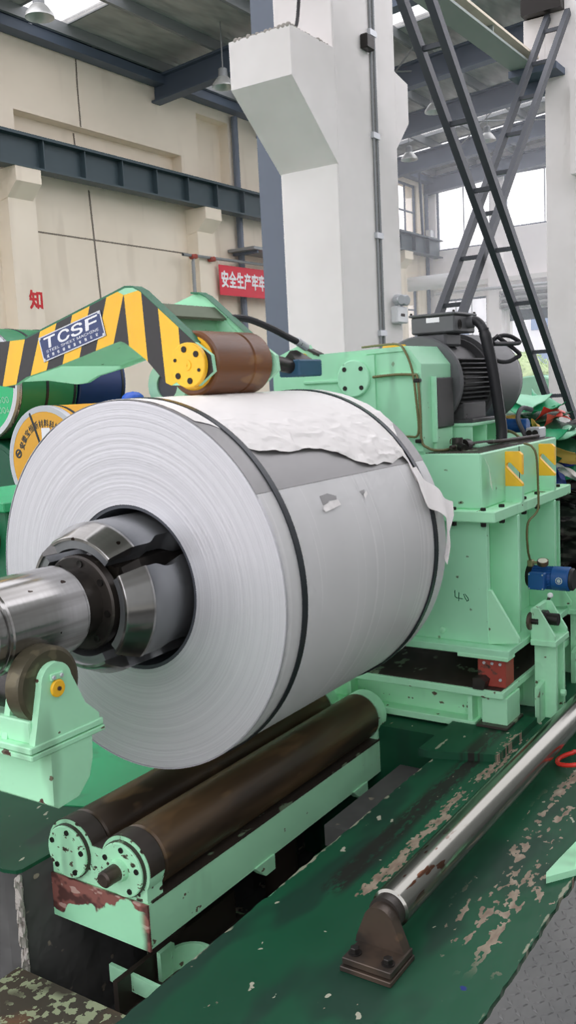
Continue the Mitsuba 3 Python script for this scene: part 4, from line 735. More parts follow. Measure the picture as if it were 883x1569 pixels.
t = thing('uncoiler', 'large pale green uncoiler tower behind the coil with lifting lugs and bolted flange', 'machine')
bp = part(t, 'base_plate', box(1.38, 2.62, -.743, .743, .325, .357, .004), 'green_paint')
part(bp, 'thick_front', box(1.376, 1.46, -.742, -.52, .312, .330, .003), 'green_worn')
part(t, 'tower', box(MX, 2.42, -.56, .56, .357, .878), 'green_paint')
part(t, 'front_plate', box(MX - .004, MX + .03, -.634, .634, .357, .878, .003), 'green_paint', 'broad front plate with 40 scrawled on it')
for x in (1.665, 2.165): part(t, 'rib', box(x, x + .025, -.69, -.56, .357, .878, .003), 'green_clean')
part(t, 'rib', box(2.40, 2.425, -.634, .634, .357, .878), 'green_paint')
for x in (MX, 2.165): part(t, 'gusset', prism([(-.634, .357), (-.762, .375), (-.762, .395), (-.645, .588), (-.634, .588)], 'x', x, x + .02), 'green_worn')
fg = part(t, 'flange', box(1.40, 2.43, -.689, .689, .880, .927, .004), 'green_worn')
for x in (1.55, 1.82, 2.0, 2.3):
    part(fg, 'bolt', hexbolt((x, -.662, .927), (0, 0, 1), .013, .012), 'dark_bolt'); part(fg, 'nut', hexbolt((x, -.662, .880), (0, 0, -1), .013, .02), 'dark_bolt')
for y in (-.63, -.5, -.4): part(fg, 'bolt', hexbolt((1.425, y, .927), (0, 0, 1), .012, .012), 'dark_bolt'); part(fg, 'nut', hexbolt((1.425, y, .880), (0, 0, -1), .012, .02), 'dark_bolt')
part(t, 'box', box(MX, 2.44, -.615, .615, .927, 1.16, .006), 'green_paint', 'upper box under the gearbox')
part(t, 'oily_top', box(MX + .01, 2.43, -.605, .605, 1.1585, 1.162), 'oily_steel', 'oily brown top of the upper box')
part(t, 'seam', box(1.9, 1.905, -.6165, -.614, .93, 1.155), 'dark_bolt')
def lug(x):
    g = Polygon([(-.61, .915 + .012), (-.61, 1.145), (-.676, 1.145), (-.690, 1.132), (-.690, .927)])
    slot = LineString([(-.632, 1.085), (-.72, .995)]).buffer(.0135)
    g = g.difference(slot)
    lo, hi = g.intersection(sbox(-1, 0, 1, .995)), g.intersection(sbox(-1, .995, 1, 2))
    for q, m in ((lo, 'green_clean'), (hi, 'yellow')):
        for piece in getattr(q, 'geoms', [q]):
            if piece.area > 1e-5: part(t, 'lifting_lug', prism(piece, 'x', x, x + .024), m, 'yellow hooked lifting lug' if m == 'yellow' else None)
lug(1.725); lug(2.17)
pts = {'4': [[(0, .05), (-.002, .022), (.006, .018), (.030, .016)], [(.018, .042), (.012, .006)]], '0': [[(.038, .036), (.043, .020), (.050, .008), (.058, .012), (.056, .022), (.044, .037)]]}
for ch, ls in pts.items():
    sh = union_all([LineString(l).buffer(.0016) for l in ls])
    part(t, 'scrawl', place(shape_mesh(sh, .0008), (MX - .0042, -.492, .528), (0, -1, 0), (0, 0.10, .99)), 'coil_dark_green', 'scrawled digit', smooth=False)
part(t, 'knob', lathe([(0, 0), (0, .012), (.01, .014), (.012, .008), (.012, 0)], 14, (MX - .004, -.43, .40), (-1, 0, 0)), 'green_worn')
solo('paper_note', trimesh.Trimesh([(MX + .03, -.617, 1.145), (MX - .005, -.652, 1.105), (MX + .025, -.655, 1.005), (MX + .075, -.625, 1.02), (MX + .05, -.630, 1.10), (MX + .031, -.616, 1.145), (MX - .004, -.651, 1.105), (MX + .026, -.654, 1.005), (MX + .076, -.624, 1.02), (MX + .051, -.629, 1.10)], [[0, 1, 4], [1, 2, 4], [2, 3, 4], [5, 9, 6], [6, 9, 7], [7, 9, 8], [0, 5, 6], [0, 6, 1], [1, 6, 7], [1, 7, 2], [2, 7, 8], [2, 8, 3], [3, 8, 9], [3, 9, 4], [4, 9, 5], [4, 5, 0]]), 'cream_note', 'small curled paper note stuck on the corner of the upper box', 'note', smooth=False)

t = thing('slide_block', 'red guide block with a grey slide bar between tower base and frame', 'guide block')
part(t, 'block', box(1.40, 1.50, -.722, -.60, .1905, .312, .004), 'red_block'); part(t, 'slide_bar', prism([(-.645, .1905), (-.655, .225), (-.635, .24), (-.60, .236), (-.60, .1905)], 'x', 1.345, 1.42), 'greasy_steel', 'grey slide bar')
for y in (-.70, -.665, -.63): part(t, 'bolt', hexbolt((1.40, y, .292), (-1, 0, 0), .007, .006), 'silver_edge')
part(t, 'bolt', hexbolt((1.40, -.70, .225), (-1, 0, 0), .007, .006), 'silver_edge')

# ---- gearbox
t = thing('gearbox', 'pale green gearbox with a round bolted cover on top of the tower', 'gearbox')
GX = MX
out = Polygon([(.235, 1.16), (.235, 1.555), (.18, 1.607), (-.300, 1.617), (-.362, 1.538), (-.362, 1.16)])
part(t, 'housing', prism(out, 'x', GX, 1.745), 'green_paint')
part(t, 'parting_flange', box(GX - .012, GX + .02, .04, .225, 1.478, 1.492, .003), 'green_paint'); part(t, 'parting_flange', box(GX - .012, GX + .02, -.352, -.16, 1.490, 1.506, .003), 'green_paint')
part(t, 'pad', prism([(.035, 1.22), (.035, 1.583), (-.145, 1.590), (-.145, 1.22)], 'x', GX - .014, GX + .01), 'green_paint'); part(t, 'rim', prism(out.difference(out.buffer(-.02)).intersection(sbox(-.4, 1.17, -.1, 1.7)), 'x', GX - .008, GX + .01), 'green_paint')
cv_ = part(t, 'round_cover', cyl((GX - .034, -.047, 1.492), (GX - .008, -.047, 1.492), .080, 56, .004), 'green_clean', 'round cover')
for k in range(4):
    a = math.radians(45 + 90 * k); part(cv_, 'bolt', cyl((GX - .037, -.047 + .058 * math.cos(a), 1.492 + .058 * math.sin(a)), (GX - .03, -.047 + .058 * math.cos(a), 1.492 + .058 * math.sin(a)), .010, 14), 'dark_bolt')
part(t, 'guard_panel', box(1.548, 1.72, -.385, -.36, 1.262, 1.478, .004), 'black_paint', 'black side guard'); part(t, 'lower_side', box(1.548, 1.725, -.375, -.36, 1.16, 1.26, .003), 'green_worn')
part(t, 'side_rim', box(1.535, 1.548, -.385, -.36, 1.2, 1.485, .003), 'green_clean')
part(t, 'top_cap', lathe([(0, 0), (0, .06), (.018, .05), (.024, 0)], 20, (1.60, -.16, 1.612), (0, 0.02, 1)), 'yellow', 'yellow top cap')
solo('oil_pipe', cat(tube([(GX - .022, -.14, 1.494), (GX - .022, -.25, 1.499), (GX - .02, -.33, 1.494), (GX - .02, -.35, 1.48), (GX - .02, -.358, 1.35), (GX - .02, -.36, 1.22), (GX - .01, -.385, 1.185), (GX + .03, -.41, 1.172), (GX + .14, -.42, 1.17), (GX + .25, -.40, 1.19)], .0058, 8),
     tube([(1.56, -.02, 1.63), (1.53, -.13, 1.632), (1.47, -.24, 1.628), (GX - .015, -.29, 1.60), (GX - .02, -.325, 1.52), (GX - .024, -.342, 1.40), (GX - .022, -.348, 1.25), (GX - .02, -.30, 1.235), (GX - .02, -.25, 1.24)], .005, 8)), 'pipe_olive', 'thin bronze oil pipes running over the front of the gearbox', 'pipe')
for z in (1.47, 1.215): solo('pipe_clamp', box(GX - .03, GX - .0, -.362, -.334, z - .008, z + .008, .003), 'dark_bolt', 'small dark clamp on the oil pipes, upper of two' if z > 1.3 else 'small dark clamp on the oil pipes, lower of two', 'clamp')

# ---- big motor
t = thing('electric_motor', 'big dark grey ribbed electric motor with a terminal box behind the gearbox', 'motor')
MYc, MZ = -.20, 1.457
part(t, 'end_shield', lathe([(1.748, 0), (1.748, .206), (1.754, .213), (1.772, .213), (1.78, .19), (1.79, 0)], 56, (0, MYc, MZ)), 'motor_grey')
part(t, 'frame', lathe([(1.775, 0), (1.775, .182), (2.16, .182), (2.16, 0)], 48, (0, MYc, MZ)), 'motor_dark')
for a in list(range(-152, -56, 6)) + list(range(56, 152, 6)):
    b = math.radians(a); d = np.array([0, math.sin(b), math.cos(b)]); c0 = np.array([0, MYc, MZ])
    part(t, 'cooling_fin', bar(c0 + d * .195 + [1.79, 0, 0], c0 + d * .195 + [2.11, 0, 0], .042, .0055, d), 'motor_dark')
part(t, 'rear_shield', lathe([(2.10, 0), (2.10, .212), (2.14, .216), (2.14, 0)], 48, (0, MYc, MZ)), 'motor_dark')
part(t, 'fan_cowl', lathe([(2.13, 0), (2.13, .232), (2.44, .232), (2.53, .216), (2.585, .175), (2.60, .12), (2.605, .0)], 64, (0, MYc, MZ)), 'motor_grey', 'rounded fan cowl', smooth=35)
tb = part(t, 'terminal_box', box(1.80, 2.04, -.362, -.148, 1.680, 1.757, .006), 'motor_grey', 'terminal box')
part(tb, 'lid', box(1.79, 2.05, -.370, -.14, 1.757, 1.769, .004), 'motor_grey'); part(tb, 'sticker', box(1.7985, 1.80, -.29, -.225, 1.728, 1.750), 'white_letter', 'white sticker'); part(tb, 'gland_hole', cyl((1.86, -.364, 1.715), (1.86, -.36, 1.715), .022, 20), 'dark_bolt')
for x, y in ((1.80, -.15), (1.80, -.36), (2.04, -.36)): part(tb, 'bolt', hexbolt((x, y, 1.769), (0, 0, 1), .006, .008), 'dark_bolt')
part(t, 'terminal_neck', box(1.82, 2.0, -.31, -.16, 1.62, 1.682, .01), 'motor_grey')
part(t, 'foot', box(1.80, 2.06, -.40, -.34, 1.285, 1.36, .004), 'motor_dark'); part(t, 'foot', box(1.79, 2.08, -.445, -.33, 1.270, 1.288, .004), 'motor_dark')
t = thing('motor_stand', 'pale green open steel stand carrying the big motor', 'motor stand')
part(t, 'top_plate', box(1.75, 2.14, -.455, .05, 1.256, 1.270, .003), 'green_paint'); part(t, 'bottom_plate', box(1.75, 2.18, -.49, .05, 1.161, 1.178, .003), 'green_paint'); part(t, 'back_plate', box(1.77, 2.12, -.36, -.35, 1.178, 1.256), 'green_paint')
for x in (1.76, 1.93, 2.115): part(t, 'web', box(x, x + .012, -.45, .04, 1.178, 1.256), 'green_paint')
t = thing('motor_cable', 'thick black ribbed cable hanging from the terminal box of the motor', 'cable')
part(t, 'sheath', tube([(1.96, -.365, 1.725), (1.96, -.40, 1.73), (1.945, -.44, 1.69), (1.955, -.46, 1.60), (1.975, -.475, 1.48), (2.0, -.485, 1.34), (2.02, -.49, 1.24), (2.02, -.49, 1.18)], [0.021] * 14 + [0.026] * 29, 12), 'cable_rubber')
for k, f in enumerate(np.linspace(0, 1, 9)): 
    a = np.array([1.946, -.442, 1.685]) * (1 - f) + np.array([1.955, -.46, 1.60]) * f; part(t, 'rib', lathe([(-.003, .018), (-.003, .0245), (.003, .0245), (.003, .018), (-.003, .018)], 16, a, (0.01, -.3, -1)), 'cable_rubber')
part(t, 'gland', cyl((1.96, -.355, 1.725), (1.96, -.39, 1.728), .028, 18, .004), 'motor_grey')
a = np.linspace(0.4, 5.9, 14)
solo('coiled_lead', tube([(1.97, -.48, 1.62)] + [(2.12 + .07 * math.cos(q), -.475 - .05 * math.cos(q), 1.60 + .062 * math.sin(q)) for q in a] + [(2.07, -.455, 1.66)], .010, 8, 4), 'cable_rubber', 'thin black lead looped beside the fan cowl of the motor', 'cable')

# ---- pipes, valves, pump
t = thing('grease_pump', 'blue electric grease pump motor with a pressure gauge on the side of the tower', 'pump')
PXc, PZc = 1.93, .555
part(t, 'adapter', cyl((PXc, -.64, PZc + .005), (PXc, -.665, PZc + .005), .05, 24), 'dark_bolt'); part(t, 'body', cyl((PXc, -.66, PZc), (PXc, -.76, PZc), .048, 40, .003), 'blue_paint')
for k in range(22):
    a = 2 * math.pi * k / 22; d = np.array([math.cos(a), 0, math.sin(a)]); c0 = np.array([PXc, 0, PZc]) + d * .049
    part(t, 'cooling_fin', bar(c0 + [0, -.668, 0], c0 + [0, -.755, 0], .008, .003, d), 'blue_paint')
part(t, 'fan_cowl', cyl((PXc, -.755, PZc), (PXc, -.835, PZc), .055, 44, .005), 'blue_paint', 'smooth blue fan cowl'); part(t, 'end_cap', cyl((PXc, -.832, PZc), (PXc, -.852, PZc), .051, 40, .006), 'cable_rubber', 'black end cap')
part(t, 'badge', lathe([(0, 0), (0, .016), (.001, .016), (.0015, 0)], 24, (PXc - .0545, -.797, PZc), (-1, 0, 0)), 'silver_edge', 'round silver badge'); part(t, 'badge_ring', lathe([(0, .009), (0, .012), (.0022, .012), (.0022, .009), (0, .009)], 24, (PXc - .055, -.797, PZc), (-1, 0, 0)), 'blue_paint')
pb = part(t, 'terminal_box', box(PXc - .085, PXc - .045, -.74, -.665, PZc - .042, PZc + .034, .004), 'blue_paint', 'square terminal box')
for y in (-.733, -.672):
    for z in (-.036, .028): part(pb, 'screw', hexbolt((PXc - .084, y, PZc + z), (-1, 0, 0), .004, .003), 'silver_edge')
gg = part(t, 'gauge', lathe([(0, 0), (0, .02), (.004, .025), (.022, .025), (.022, 0)], 30, (PXc - .06, -.728, PZc + .070), (-.35, -.1, 1)), 'rust_base', 'pressure gauge'); part(gg, 'glass', lathe([(.022, 0), (.0225, .021), (.024, 0)], 24, (PXc - .06, -.728, PZc + .070), (-.35, -.1, 1)), 'gauge_glass')
part(t, 'fitting', cat(box(PXc - .075, PXc - .045, -.685, -.66, PZc + .06, PZc + .09, .004), cyl((PXc - .06, -.685, PZc + .078), (PXc - .06, -.705, PZc + .078), .007, 10)), 'pipe_bronze')
solo('grease_pipe', tube([(1.88, -.645, 1.17), (1.885, -.68, 1.155), (1.89, -.70, 1.10), (1.89, -.705, .93), (1.885, -.705, .88), (1.86, -.70, .855), (1.80, -.69, .83), (1.79, -.685, .78), (1.80, -.685, .70), (1.84, -.68, .65)], .005, 8), 'pipe_olive', 'thin grease pipe bent down the side of the tower to the blue pump', 'pipe')
t = thing('pipe_manifold', 'oily pipe manifold with elbows on the edge of the upper box', 'pipe')
part(t, 'run', tube([(1.55, -.44, 1.178), (1.75, -.46, 1.18), (2.0, -.52, 1.176), (2.30, -.57, 1.176)], .009, 10), 'oily_steel'); part(t, 'elbow', cat(cyl((1.62, -.44, 1.165), (1.62, -.44, 1.215), .024, 16), cyl((1.62, -.44, 1.185), (1.58, -.49, 1.17), .018, 16)), 'greasy_steel'); part(t, 'flange', cyl((1.66, -.452, 1.18), (1.70, -.455, 1.18), .026, 16), 'greasy_steel')
t = thing('valve_block', 'small silver valve block with hoses on top of the upper box, beside the scrap', 'valve')
part(t, 'block', box(2.32, 2.42, -.57, -.50, 1.162, 1.215, .005), 'silver_edge')
for y in (-.55, -.52): part(t, 'port', cyl((2.31, y, 1.19), (2.325, y, 1.19), .014, 14), 'dark_bolt')
part(t, 'tank', cyl((2.36, -.50, 1.225), (2.36, -.26, 1.225), .035, 20, .004), 'blue_paint'); part(t, 'hose', tube([(2.33, -.5, 1.165), (2.30, -.47, 1.26), (2.36, -.47, 1.31), (2.42, -.5, 1.30)], .012, 8), 'motor_grey'); part(t, 'hose', tube([(2.32, -.36, 1.165), (2.28, -.38, 1.21), (2.24, -.46, 1.20), (2.20, -.52, 1.17)], .007, 8), 'pipe_bronze')

# ---- clamp posts beside the base
def post(x, y, lab):
    t = thing('clamp_post', lab, 'clamp post', 'clamp posts beside the tower base')
    part(t, 'upright', box(x - .055, x - .03, y - .05, y + .045, 0, .325, .003), 'green_worn'); part(t, 'upright', box(x + .05, x + .07, y - .05, y + .045, 0, .325, .003), 'green_worn'); part(t, 'back_web', box(x - .03, x + .05, y - .005, y + .01, 0.02, .325), 'green_worn')
    part(t, 'lower_wing', prism([(x - .13, 0.0), (x - .13, .15), (x - .055, .165), (x - .055, .0)], 'y', y + .0, y + .02), 'green_worn')
    part(t, 'head_plate', box(x - .09, x + .10, y - .06, y + .05, .325, .352, .003), 'green_worn')
    for dx in (-.085, .075): part(t, 'head_cheek', prism([(y + .045, .352), (y + .045, .485), (y + .015, .485), (y - .055, .37), (y - .055, .352)], 'x', x + dx, x + dx + .018), 'green_worn')
    part(t, 'head_back', box(x - .085, x + .093, y + .03, y + .05, .352, .485, .003), 'green_worn')
    sc = part(t, 'set_screw', cyl((x - .0, y - .045, .425), (x - .0, y + .055, .425), .026, 20), 'dark_bolt', 'black set screw'); part(sc, 'nut', hexbolt((x, y + .03, .425), (0, -1, 0), .038, .03), 'dark_bolt')
    part(t, 'side_bolt', hexbolt((x + .01, y - .05, .10), (0, -1, 0), .015, .02), 'green_worn')
post(1.70, -.805, 'pale green clamp post at the corner of the tower base, left of two')
post(2.28, -.785, 'pale green clamp post at the right edge of the picture beside the tower base')
t = thing('clamp_lever', 'thin black lever with a white knob under the blue pump', 'lever')
part(t, 'rod', tube([(1.83, -.77, .49), (1.82, -.755, .45), (1.81, -.74, .36)], .007, 8, 3), 'dark_bolt'); part(t, 'knob', trimesh.creation.icosphere(2, .013).apply_translation((1.832, -.772, .497)), 'white_letter', 'white knob')
t = thing('thrust_wheel', 'worn round steel disc behind the left clamp post', 'disc')
part(t, 'disc', cyl((1.615, -.748, .43), (1.615, -.762, .43), .038, 32, .003), 'rust_base'); part(t, 'pin', cyl((1.615, -.745, .43), (1.615, -.79, .43), .012, 14), 'dark_bolt')

# ================================================================== press arm over the coil
t = thing('coil_hold_down', 'yellow and black striped press arm with a brown roller on top of the coil', 'press arm')
AX = .33
arm = Polygon([(2.16, 1.70), (.784, 1.700), (.30, 1.826), (.245, 1.841), (.208, 1.838), (.173, 1.821), (-.055, 1.632), (-.122, 1.585), (-.128, 1.53), (-.06, 1.485), (.06, 1.492), (.083, 1.502), (.165, 1.585), (.262, 1.652), (.285, 1.658), (.305, 1.655), (.626, 1.585), (.794, 1.556), (.86, 1.530), (.92, 1.525), (1.1, 1.55), (2.16, 1.56)]).buffer(0)
part(t, 'side_plate', prism(arm, 'x', AX + .001, AX + .02), 'green_paint')
# the stripes: broad bands of paint on the front of the side plate, laid out along the arm
def band(a, b, m):
    (y0, z0, y1, z1), (y2, z2, y3, z3) = a, b
    q = Polygon([(y0, z0), (y2, z2), (y3, z3), (y1, z1)]).buffer(0).intersection(arm)
    for g in getattr(q, 'geoms', [q]):
        if g.area > 1e-6: part(t, 'stripe', prism(g, 'x', AX - .0006, AX + .001), m, 'yellow stripe' if m == 'yellow' else 'black stripe')
lines = [(2.2, 1.9, 2.2, 1.4), (0.860, 1.724, 0.941, 1.514), (0.760, 1.754, 0.872, 1.488), (0.672, 1.774, 0.793, 1.504), (0.581, 1.795, 0.697, 1.527), (0.498, 1.813, 0.604, 1.552), (0.407, 1.833, 0.509, 1.576), (0.322, 1.852, 0.426, 1.589), (0.253, 1.817, 0.332, 1.613), (0.251, 1.817, 0.241, 1.600), (0.169, 1.828, 0.157, 1.533), (0.098, 1.777, 0.082, 1.482), (0.011, 1.711, 0.006, 1.513), (-.3, 1.9, -.3, 1.3)]
cols = ['black_paint', 'yellow', 'black_paint', 'yellow', 'black_paint', 'yellow', 'black_paint', 'yellow', 'black_paint', 'yellow', 'black_paint', 'yellow', 'black_paint']
for a, b, m in zip(lines[:-1], lines[1:], cols): band(a, b, m)
part(t, 'edge_strip', prism(Polygon([(.784, 1.700), (.30, 1.826), (.245, 1.841), (.208, 1.838), (.173, 1.821), (-.055, 1.632), (-.05, 1.637), (.177, 1.828), (.210, 1.845), (.246, 1.848), (.302, 1.833), (.784, 1.707)]).buffer(0), 'x', AX, AX + .05), 'green_dark', 'dark green edge strip')
# far arm, cross plates
AX2 = .715
part(t, 'far_side_plate', prism(arm, 'x', AX2, AX2 + .02), 'green_clean', 'pale green far side plate')
part(t, 'far_edge', prism(Polygon([(.245, 1.841), (.208, 1.838), (.173, 1.821), (-.055, 1.632), (-.05, 1.637), (.177, 1.828), (.210, 1.845), (.246, 1.848)]).buffer(0), 'x', AX2 - .02, AX2 + .03), 'green_dark')
part(t, 'cross_plate', hull([(x, y, z) for x in (AX + .02, AX2) for y, z in ((.155, 1.775), (.10, 1.727), (.148, 1.783), (.093, 1.735))]), 'dusty_paint', 'dusty cross plate')
part(t, 'cross_plate', box(AX + .02, AX2, .135, .147, 1.67, 1.765), 'green_paint'); part(t, 'cross_plate', hull([(x, y, z) for x in (AX + .02, AX2) for y, z in ((.66, 1.59), (.30, 1.668), (.66, 1.60), (.30, 1.678))]), 'green_paint'); part(t, 'cross_plate', hull([(x, y, z) for x in (AX + .02, AX2) for y, z in ((.30, 1.668), (.27, 1.66), (.14, 1.57), (.147, 1.565), (.30, 1.678))]), 'green_paint')
part(t, 'gusset', prism([(.135, 1.67), (.135, 1.765), (.03, 1.67)], 'x', AX2 - .012, AX2), 'green_clean')
RYc, RZc = -.005, 1.5635
hd = part(t, 'bearing_disc', cyl((AX - .022, RYc - .03, 1.556), (AX - .0006, RYc - .03, 1.556), .076, 48, .003), 'yellow', 'yellow bearing disc')
for k in range(6):
    a = math.radians(20 + 60 * k); r = .054; part(hd, 'bolt', cyl((AX - .025, RYc - .03 + r * math.cos(a), 1.556 + r * math.sin(a)), (AX - .02, RYc - .03 + r * math.cos(a), 1.556 + r * math.sin(a)), .0105 if k % 3 else .006, 14), 'dark_bolt')
part(hd, 'centre_plug', cat(cyl((AX - .025, RYc - .03, 1.556), (AX - .02, RYc - .03, 1.556), .018, 24), cyl((AX - .028, RYc - .03, 1.556), (AX - .02, RYc - .03, 1.556), .004, 8)), 'yellow')
part(t, 'roller_hub', lathe([(AX + .02, 0), (AX + .02, .07), (.366, .07), (.366, .088), (.378, .094), (.378, 0)], 44, (0, RYc, RZc)), 'yellow', 'yellow hub ring')
part(t, 'roller', lathe([(.376, 0), (.376, .104), (.382, .112), (.582, .112), (.588, .108), (.594, .108), (.600, .112), (.698, .112), (.704, .104), (.704, 0)], 80, (0, RYc, RZc)), 'press_rubber', 'brown rubber roller', smooth=25)
part(t, 'far_bearing', lathe([(.70, 0), (.70, .062), (.76, .062), (.765, .05), (.765, 0)], 36, (0, RYc - .01, RZc - .0)), 'green_clean')
part(t, 'hinge_tube', cyl((.25, 2.1, 1.63), (.82, 2.1, 1.63), .07, 30), 'green_paint')
# nameplate
EXP, EYP = np.array([0, -0.9748, 0.2229]), np.array([0, 0.2229, 0.9748])
PO, PW, PH = np.array([AX - .0006, 0.6829, 1.6063]), 0.3431, 0.0948
def on_plate(m, u, v): return place(m, PO + EXP * u * PW + EYP * v * PH + np.array([-.0032, 0, 0]), EXP, EYP)
np_ = part(t, 'nameplate', hull([PO + EXP * a * PW + EYP * b * PH + np.array([dx, 0, 0]) for a in (0, 1) for b in (0, 1) for dx in (-.003, 0)]), 'navy_plate', 'navy nameplate with white lettering')
for a, b, c_, d in ((0, .0, 1, .045), (0, .955, 1, 1), (0, 0, .016, 1), (.984, 0, 1, 1)): part(np_, 'border', hull([PO + EXP * u * PW + EYP * v * PH + np.array([dx, 0, 0]) for u in (a, c_) for v in (b, d) for dx in (-.0036, -.003)]), 'silver_edge')
def latin(s, h, w, bold, slant):
    m = meshkit.text_mesh(s, h, 0.0006, bold); v = np.array(m.vertices); v[:, 0] -= v[:, 0].min(); v[:, 0] *= w / v[:, 0].max(); v[:, 0] += slant * v[:, 1]; m.vertices = v; return m
for s, u in (('T', .055), ('C', .285), ('S', .50), ('F', .73)): part(np_, 'lettering', on_plate(latin(s, .42 * PH, .19 * PW, True, .22), u, .47), 'white_letter', smooth=False)
part(np_, 'small_lettering', on_plate(latin('STEEL SHEET MACHINE', .10 * PH, .84 * PW, False, 0), .08, .30), 'white_letter', smooth=False)
for i, ch in enumerate('成顺机械制造有限公司'): part(np_, 'character', on_plate(shape_mesh(glyph(ch, .135 * PH), .0006), .07 + .0875 * i, .12), 'white_letter', smooth=False)
for u in (.025, .975):
    for v in (.07, .93): part(np_, 'screw', hexbolt(PO + EXP * u * PW + EYP * v * PH + np.array([-.0035, 0, 0]), (-1, 0, 0), .006, .002), 'silver_edge')

t = thing("press_stand", "green stand carrying the hinge of the striped press, outside the left edge", 'stand')
part(t, 'post', box(.36, .70, 2.25, 2.5, 0.0, 1.75, .006), 'green_paint'); part(t, 'hinge_cheek', box(.36, .70, 2.16, 2.25, 1.55, 1.71, .006), 'green_paint')
t = thing('hydraulic_hose', 'black hydraulic hose with a braided end dropping behind the brown press roller', 'hose')
part(t, 'hose', tube([(.72, .10, 1.74), (.80, .06, 1.735), (.90, .02, 1.70), (.98, -.0, 1.668), (1.05, -.02, 1.64)], .013, 10), 'cable_rubber'); part(t, 'ferrule', tube([(1.03, -.015, 1.65), (1.09, -.02, 1.625)], .016, 12, 1), 'silver_edge', 'braided ferrule')
t = thing('link_cylinder', 'dirty blue cylinder block between press roller and gearbox', 'cylinder')
part(t, 'block', box(.985, 1.16, -.05, .05, 1.508, 1.576, .006), 'blue_grime'); part(t, 'rod', cyl((.76, -.0, 1.58), (1.0, 0, 1.55), .03, 16), 'greasy_steel'); part(t, 'valve', hull([(.99, -.03, 1.574), (.99, .03, 1.574), (1.13, -.03, 1.574), (1.13, .03, 1.574), (1.0, 0, 1.612), (1.05, 0, 1.615)]), 'greasy_steel')
t = thing('link_bracket', 'pale green lug plate with a yellow pin at the left end of the gearbox', 'bracket')
part(t, 'plate', prism([(.17, 1.40), (.40, 1.40), (.40, 1.60), (.25, 1.655), (.20, 1.655), (.17, 1.60)], 'x', 1.455, 1.48), 'green_paint'); part(t, 'pin', cyl((1.425, .225, 1.60), (1.46, .225, 1.60), .018, 20), 'yellow'); part(t, 'edge', hull([(1.44, .25, 1.655), (1.49, .25, 1.655), (1.44, .14, 1.60), (1.49, .14, 1.60), (1.44, .25, 1.665), (1.49, .25, 1.665), (1.44, .14, 1.612), (1.49, .14, 1.612)]), 'greasy_steel')
part(t, 'stand', box(1.455, 1.53, .24, .40, 1.16, 1.41, .004), 'green_paint')


# ================================================================== coils stacked on the left
def far_coil(lab, x, y, z, r, L, face, side, rim=True, straps=(.25, .75), bore=.28):
    t = thing('wrapped_coil', lab, 'steel coil')
    part(t, 'body', lathe([(x, r * bore), (x, r * .9), (x, r * .985), (x + .01, r), (x + L - .01, r), (x + L, r * .985), (x + L, r * bore), (x, r * bore)], 64, (0, y, z)), side)
    part(t, 'face', ringx(x - .004, x + .002, r * bore, r * .9, y, z, 64), face, 'painted end cover')
    if rim: part(t, 'rim', lathe([(x - .006, r * .9), (x - .008, r * 1.0), (x + .0, r * 1.008), (x + .05, r * 1.008), (x + .05, r), (x + .01, r * .99), (x - .0, r * .9), (x - .006, r * .9)], 64, (0, y, z)), 'silver_edge', 'silver edge ring')
    for f in straps: part(t, 'strap', ringx(x + L * f - .016, x + L * f + .016, r, r * 1.008, y, z, 64), 'strap_black')
    return t
g1 = far_coil('bright green wrapped coil on top of the stack at the left edge', 3.87, 5.56, 1.66, .55, .78, 'coil_green', 'coil_green_side', straps=(.05, .48, .95))
far_coil('dark green wrapped coil at the bottom of the stack at the left edge', 3.95, 5.62, .56, .55, .8, 'coil_dark_green', 'coil_dark_green', False)
far_coil('dark blue coil behind the bright green one under the striped press arm', 4.70, 5.56, 1.66, .53, .68, 'coil_blue', 'coil_blue', False, (.93,))
far_coil('dark green coil under the dark blue one, mostly hidden', 4.85, 5.62, .56, .55, .8, 'coil_dark_green', 'coil_dark_green', False)
g3 = far_coil('yellow wrapped coil with black lettering on its face, left behind the big steel coil', 3.59, 4.37, .926, .5, 1.2, 'coil_yellow', 'coil_yellow', straps=(.1, .6))
for i, ch in enumerate('安徽宝恒新材料科技有限公司'):
    a = math.radians(66 - 11.6 * i); r = .315
    er = np.array([0, math.sin(a), math.cos(a)]); et = np.array([0, -math.cos(a), math.sin(a)])
    part(g3, 'character', place(shape_mesh(affinity.scale(glyph(ch, .075), .85, 1.0, origin=(0, 0)), .001), np.array([3.585, 4.37, .926]) + er * r - et * .025, et, er), 'black_paint', smooth=False)
lg = Point(0, 0).buffer(.042, 20).difference(Point(0, 0).buffer(.026, 16)); bar_ = LineString([(-.02, -.02), (.02, .02)]).buffer(.009)
part(g3, 'emblem', place(shape_mesh(union_all([lg, bar_, sbox(-.02, -.006, .02, .006)]), .001), (3.585, 4.37 + .37, 1.0), (0, -1, 0), (0, 0, 1)), 'black_paint', 'round black emblem', smooth=False)
part(g3, 'sticker', hull([(3.583, y, z) for y in (4.30, 4.41) for z in (1.12, 1.23)] + [(3.586, y, z) for y in (4.30, 4.41) for z in (1.12, 1.23)]), 'white_letter', 'white label sticker')
part(g3, 'sticker_print', hull([(3.5825, y, z) for y in (4.31, 4.36) for z in (1.13, 1.14)] + [(3.584, y, z) for y in (4.31, 4.36) for z in (1.13, 1.14)]), 'black_paint')
part(g3, 'cross_strap', hull([(3.583, 4.37 + s * .012 + dy, z) for s in (-1, 1) for dy, z in ((.19, 1.39), (.06, 1.06))] + [(3.587, 4.37 + s * .012 + dy, z) for s in (-1, 1) for dy, z in ((.19, 1.39), (.06, 1.06))]), 'strap_black', 'black strap across the face')
